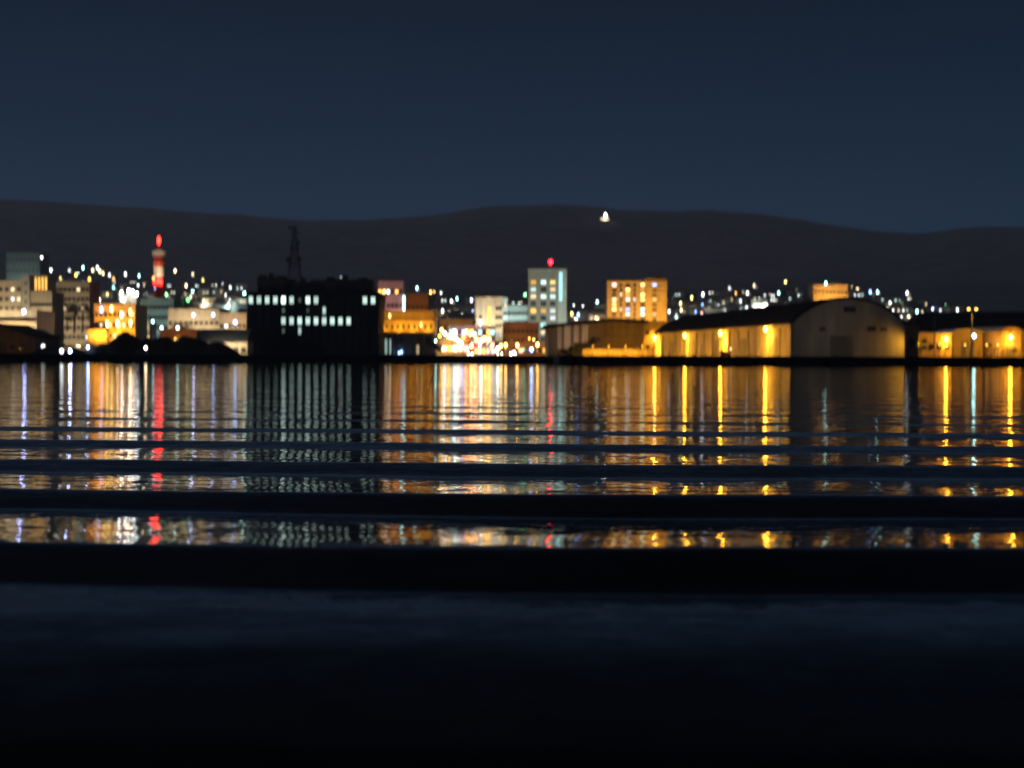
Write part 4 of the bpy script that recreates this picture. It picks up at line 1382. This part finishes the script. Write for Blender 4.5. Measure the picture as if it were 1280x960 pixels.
LIGHTS = [(1, 357, 'green', 1), (4.5, 361, 'yellow', 2), (10, 357, 'white', 1), (17, 361, 'white', 2), (54, 341, 'white', 1), (64, 339, 'white', 2), (26, 336, 'warm', .6), (71, 362, 'violet', 4), (59, 362, 'teal', 2), (87, 339, 'white', .8), (95, 345, 'orange', 3),
          (98, 344, 'teal', 2), (104, 336, 'teal', 3), (112, 350, 'orange', 3), (116, 339, 'warm', 2), (122, 336, 'white', 3), (125, 340, 'yellow', 3), (129, 343, 'warm', 2), (137, 345, 'white', 1.4), (142, 350, 'orange', 2.2), (142, 360, 'teal', 1.5),
          (107, 362, 'green', 2), (119, 364, 'white', 1.6), (132, 369, 'white', 2), (139, 369, 'white', 1.4), (157, 344, 'white', 2), (174, 346, 'teal', 2), (180, 357, 'warm', .8), (192, 349, 'orange', 2.4), (194, 361, 'blue', 3), (208, 369, 'green', 3), (219, 340, 'warm', 2.2),
          (241, 344, 'warm', 1.2), (241, 365, 'teal', 3), (250, 367, 'white', .8), (268, 362, 'white', 2), (282, 370, 'white', 1.4), (72, 376, 'warm', 1.5), (77, 391, 'warm', 1.5), (85, 389, 'yellow', 2.2), (95, 390, 'white', 1.2), (106, 376, 'warm', 3.2), (109, 385, 'white', 2),
          (521, 361, 'teal', 3), (538, 366, 'orange', 3), (542, 365, 'yellow', 2), (551, 367, 'white', 1), (558, 374, 'teal', 3), (564, 377, 'white', 1.8), (571, 374, 'teal', 2), (589, 376, 'violet', 4), (574, 386, 'yellow', 3), (584, 387, 'white', 1), (580, 396, 'white', 1.6), (560, 401, 'white', 2.5), (565, 410, 'white', 3),
          (656, 369, 'green', 3.2), (718, 382, 'white', .8), (714.5, 393, 'yellow', 2), (722.5, 394, 'blue', 3), (734, 387, 'white', 1.4), (740, 387, 'teal', 2), (746, 378, 'teal', 3), (755, 381.5, 'orange', 3), (749, 393, 'violet', 5), (729, 391, 'white', 1),
          (848, 367, 'teal', 1.6), (864, 373, 'yellow', 2), (878, 369, 'white', 3), (877, 382, 'blue', 3.5), (869.5, 390, 'blue', 2.6), (876.6, 393, 'pink', 2), (851, 388, 'warm', 1.5), (836, 390, 'white', 1.5), (911, 361, 'white', .8), (919, 368, 'orange', 1.6), (933.5, 367, 'white', 1.8), (942, 358, 'warm', 1),
          (961, 366, 'yellow', 2), (965, 366, 'yellow', 2), (972.5, 367, 'teal', 2.4), (981, 353.5, 'yellow', 1.8), (1012, 365, 'violet', 3.4), (1020, 364, 'white', 1.5), (1064, 361, 'warm', 1.2), (1071, 363, 'warm', 2.2), (1087, 366, 'blue', 2.6), (1091.5, 363, 'white', 3.6), (1096, 366, 'teal', 2.6), (1133, 367, 'white', 2.4),
          (1145.5, 390, 'teal', 3), (1144, 397, 'white', 1.5), (1165, 387, 'violet', 3), (1181, 383, 'green', 1.8), (1196, 388, 'white', 1.2), (888, 366, 'white', .7), (901, 372, 'warm', .7), (925, 377, 'white', .8), (948, 372, 'warm', .6), (990, 369, 'warm', .7), (856, 378, 'white', .9), (843, 380, 'white', .8)]
r7 = random.Random(31)
HL = []
for px, py, col, st in LIGHTS:
    HL.append(dict(px=px, py=py, light=col, st=st, wall=r7.choice(['grey', 'beige', 'white', 'brown', 'dark']), v=r7.choice([0, 0, 3, 1])))
for a, c, p0, p1, n in ((60, 118, 346, 372, 7), (118, 190, 348, 372, 7), (205, 306, 350, 374, 10), (512, 594, 372, 398, 8), (709, 757, 383, 396, 5), (836, 1012, 362, 392, 18), (1062, 1138, 362, 384, 8), (1140, 1212, 382, 396, 6)):
    for _ in range(n):
        HL.append(dict(px=r7.uniform(a, c), py=r7.uniform(p0, p1), light=r7.choice(['white', 'white', 'teal', 'warm', 'yellow', 'violet']), st=r7.uniform(.8, 2.2), wall=r7.choice(['grey', 'beige', 'white']), v=r7.choice([0, 0, 3, 1])))
# dim houses filling the slope
for a, c, p0, p1, n in ((66, 118, 350, 366, 8), (112, 190, 352, 372, 12), (210, 306, 352, 376, 16), (512, 594, 370, 398, 14), (640, 660, 376, 380, 3), (709, 757, 382, 396, 9), (835, 905, 364, 392, 17), (900, 1012, 361, 380, 20), (1060, 1138, 362, 384, 13), (1120, 1212, 378, 396, 12), (0, 60, 345, 360, 5)):
    for _ in range(n):
        HL.append(dict(px=r7.uniform(a, c), py=r7.uniform(p0, p1), light=None, st=0, wall=r7.choice(['grey', 'beige', 'white', 'white', 'grey', 'brown']), v=r7.choice([0, 1, 1, 2, 3])))
groups = {}
for h in HL:
    h['zone'] = zone(h['px'])
    groups.setdefault((h['zone'], h['light'] or 'unlit ' + h['wall']), []).append(h)
for (zt_, lc), lst in groups.items():
    lst.sort(key=lambda q: q['px'])
    for k, h in enumerate(lst):
        cname = CN.get(lc, lc)
        zs_ = h['zone']
        base = f'{cname}-lit house' if h['light'] else f'{lc.replace("unlit ", "dim ")} house'
        base = base.replace('cold white', 'cold-white').replace('warm white', 'warm-white').replace('bluish white', 'bluish-white')
        if len(lst) == 1:
            h['label'] = f'only {base} {zs_}'
        elif k == 0:
            h['label'] = f'leftmost {base} {zs_}'
        elif k == len(lst) - 1:
            h['label'] = f'rightmost {base} {zs_}'
        else:
            h['label'] = f'{ORD[k]} {base} from left {zs_}'
for i, h in enumerate(HL):
    bm_, rm_, wd, hh = house_meshes(h['wall'], h['v'])
    wz = hh * .45
    Y = solve_y(h['px'], h['py'], wz + 1.0) if h['light'] else solve_y(h['px'], h['py'], hh * .8)
    x = WX(h['px'], Y)
    zg = WZ(h['px'], h['py'], Y) - (wz + 1.0 if h['light'] else hh * .8)
    # turn each house a little
    root = thing('house', h['label'], 'house', (x, Y, zg), r7.uniform(-.35, .35), 'houses on the hillside')
    link('wall', bm_, root)
    link('roof', rm_, root)
    if h['light']:
        k_ = Y / 1500
        window(root, 0, wz, round(1.5 * k_, 1), round(3.0 * k_, 1), lit(h['light'], round(5.5 * h['st'], 1)), mull=False)
        window(root, wd * .3, wz * .5, 1.2, 1.3, r7.choice([None, None, lit('warm', 2), lit('white', 1.5)]))
    else:
        for xx in (-.3, 0.02, .3):
            window(root, wd * xx, hh * .5, 1.5, 1.5, r7.choice([None, None, lit('warm', 4), lit('paleteal', 4), lit('white', 6)]))
# street lamps added so that their strong light makes the houses show
for i, (px, py, lab) in enumerate((
        (35, 372, 'below the grey hillside block'), (90, 372, 'between the grey-tan slab and the plant'), (125, 374, 'behind the plant roof lights'), (160, 372, 'behind the amber plant'), (228, 372, 'right of the radio tower'), (255, 376, 'above the wide beige block'),
        (285, 378, 'near the pale round tank'), (530, 386, 'above the red-brown box'), (562, 390, 'above the dim tan block'), (585, 392, 'left of the pale corner building'), (720, 396, 'right of the hotel stair wing'), (745, 397, 'left of the orange apartments'),
        (845, 394, 'right of the orange apartments'), (868, 396, 'behind the yellow annexe roofline'), (895, 388, 'above the far end of the warehouse roof'), (925, 384, 'above the middle of the warehouse roof'), (955, 381, 'above the near half of the warehouse roof'), (985, 379, 'left of the tan block'),
        (1075, 380, 'right of the tan block'), (1105, 386, 'over the right shoulder of the barrel roof'), (1135, 396, 'beside the barrel roof edge'), (1175, 396, 'above the big black roof'))):
    Y = solve_y(px, py, 8.0)
    street_lamp(f'added hillside street lamp {lab}', px, py, Y, 'warm' if i % 3 else 'paleteal', 3, .3, 330000, 'added street lamps on the slope')

# summit station on the ridge
YR = 4930.0
for yy_ in range(3600, 4990, 10):
    if float(hill_z(np.array([[WX(755, yy_)]]), np.array([[float(yy_)]]))[0, 0]) > WZ(755, 272, yy_) - 6:
        YR = yy_ - 14.0
        break
sm = thing('summit_station', 'brightly lit summit station on the crest of the ridge', 'building', (WX(755, YR), YR, WZ(755, 270, YR) - 14))
MB().box(-14, 14, 0, 14, -20, 9).build('wall', M_WHITE, sm)
MB().prismx([(-1.5, 9.01), (15.5, 9.01), (15.5, 10), (7, 13)], -16, 16).build('roof', M_ROOF, sm)
for k in range(4):
    window(sm, -9 + k * 6, 2.5, 4.2, 4.5, lit('warm', 9 if k in (1, 2) else 4), mull=False)
MB().ball((2, -2, 15.5), 3.4, 0, 1.3).build('floodlight', lit('white', 26), sm)

# ------------------------------------------------------------------ trees
TREES = []


def tree_meshes(seed):
    r = random.Random(seed)
    tr_ = MB().tube((0, 0, -.5), (.1, 0, 3.0), .28, .18, 7).tube((.1, 0, 3), (.2, .1, 5.6), .18, .06, 6)
    for _ in range(5):
        a = r.uniform(0, 6.28)
        tr_.tube((.1, 0, r.uniform(2, 3.6)), (1.6 * math.cos(a), 1.6 * math.sin(a), r.uniform(4, 5.4)), .09, .03, 5)
    cr_ = MB()
    cl_ = [(r.gauss(0, 1.1), r.gauss(0, 1.1), r.uniform(3.4, 6.6), r.uniform(.7, 1.4)) for _ in range(13)]
    for cx, cyy, czz, cr0 in cl_:
        for _ in range(36):
            d = Vector((r.gauss(0, 1), r.gauss(0, 1), r.gauss(0, .8))).normalized() * cr0 * r.uniform(.4, 1.05)
            p = Vector((cx, cyy, czz)) + d
            u = Vector((r.gauss(0, 1), r.gauss(0, 1), r.gauss(0, 1))).normalized()
            v = u.orthogonal().normalized()
            s = r.uniform(.14, .3)
            b0 = len(cr_.v)
            cr_.v += [tuple(p + u * s), tuple(p + v * s * .6), tuple(p - u * s), tuple(p - v * s * .6)]
            cr_.f.append((b0, b0 + 1, b0 + 2, b0 + 3))
            cr_.m.append(0)
    return tr_.mesh('trunk', M_BARK), cr_.mesh('crown', M_LEAF)


TM = [tree_meshes(s) for s in (1, 2, 3)]
for i, (px, py, Y, s, lab) in enumerate((
        (93, 374, 640, 2.0, 'tallest dark tree before the grey-tan slab'), (103, 381, 620, 1.6, 'second dark tree before the grey-tan slab'), (84, 384, 625, 1.4, 'shorter dark tree at the left of the grey-tan slab'), (230, 368, 655, 1.7, 'dark tree left of the green light'), (240, 369, 660, 1.5, 'dark tree right of the green light'),
        (222, 405, 445, 1.0, 'small tree above the brown terrace'), (232, 403, 446, 1.2, 'round tree above the brown terrace'), (1008, 368, 880, 1.6, 'dark green tree left of the tan block'), (543, 433, 452, .9, 'dark shrubby tree at the corner of the amber arcade'),
        (740, 428, 404, .9, 'dark tree right of the box truck'), (690, 431, 440, .8, 'small dark tree left of the grey van'), (1150, 423, 362, .7, 'small tree before the flat amber store'))):
    zc = WZ(px, py, Y)
    t_ = thing('tree', lab, 'tree', (WX(px, Y), Y, max(gz(Y) - .2, zc - 7.2 * s)), i * 1.1, 'trees among the buildings')
    t_.scale = (s, s, s)
    link('trunk', TM[i % 3][0], t_)
    link('crown', TM[i % 3][1], t_)

# ------------------------------------------------------------------ night haze over the harbour
hz = MB().box(-3600, 3600, -90, 6100, -5.5, 660)
m = bpy.data.materials.new('night_haze')
m.use_nodes = True
n, l = m.node_tree.nodes, m.node_tree.links
n.clear()
o_ = n.new('ShaderNodeOutputMaterial')
pv = n.new('ShaderNodeVolumePrincipled')
pv.inputs['Color'].default_value = (.92, .9, .9, 1)
pv.inputs['Anisotropy'].default_value = 0.25
pv.inputs['Density'].default_value = 0.00012
l.new(pv.outputs[0], o_.inputs['Volume'])
ho = hz.build('haze', m)
ho['kind'] = 'stuff'

for o in C.objects:
    for k_ in ('W', 'H', 'D'):
        if k_ in o:
            del o[k_]
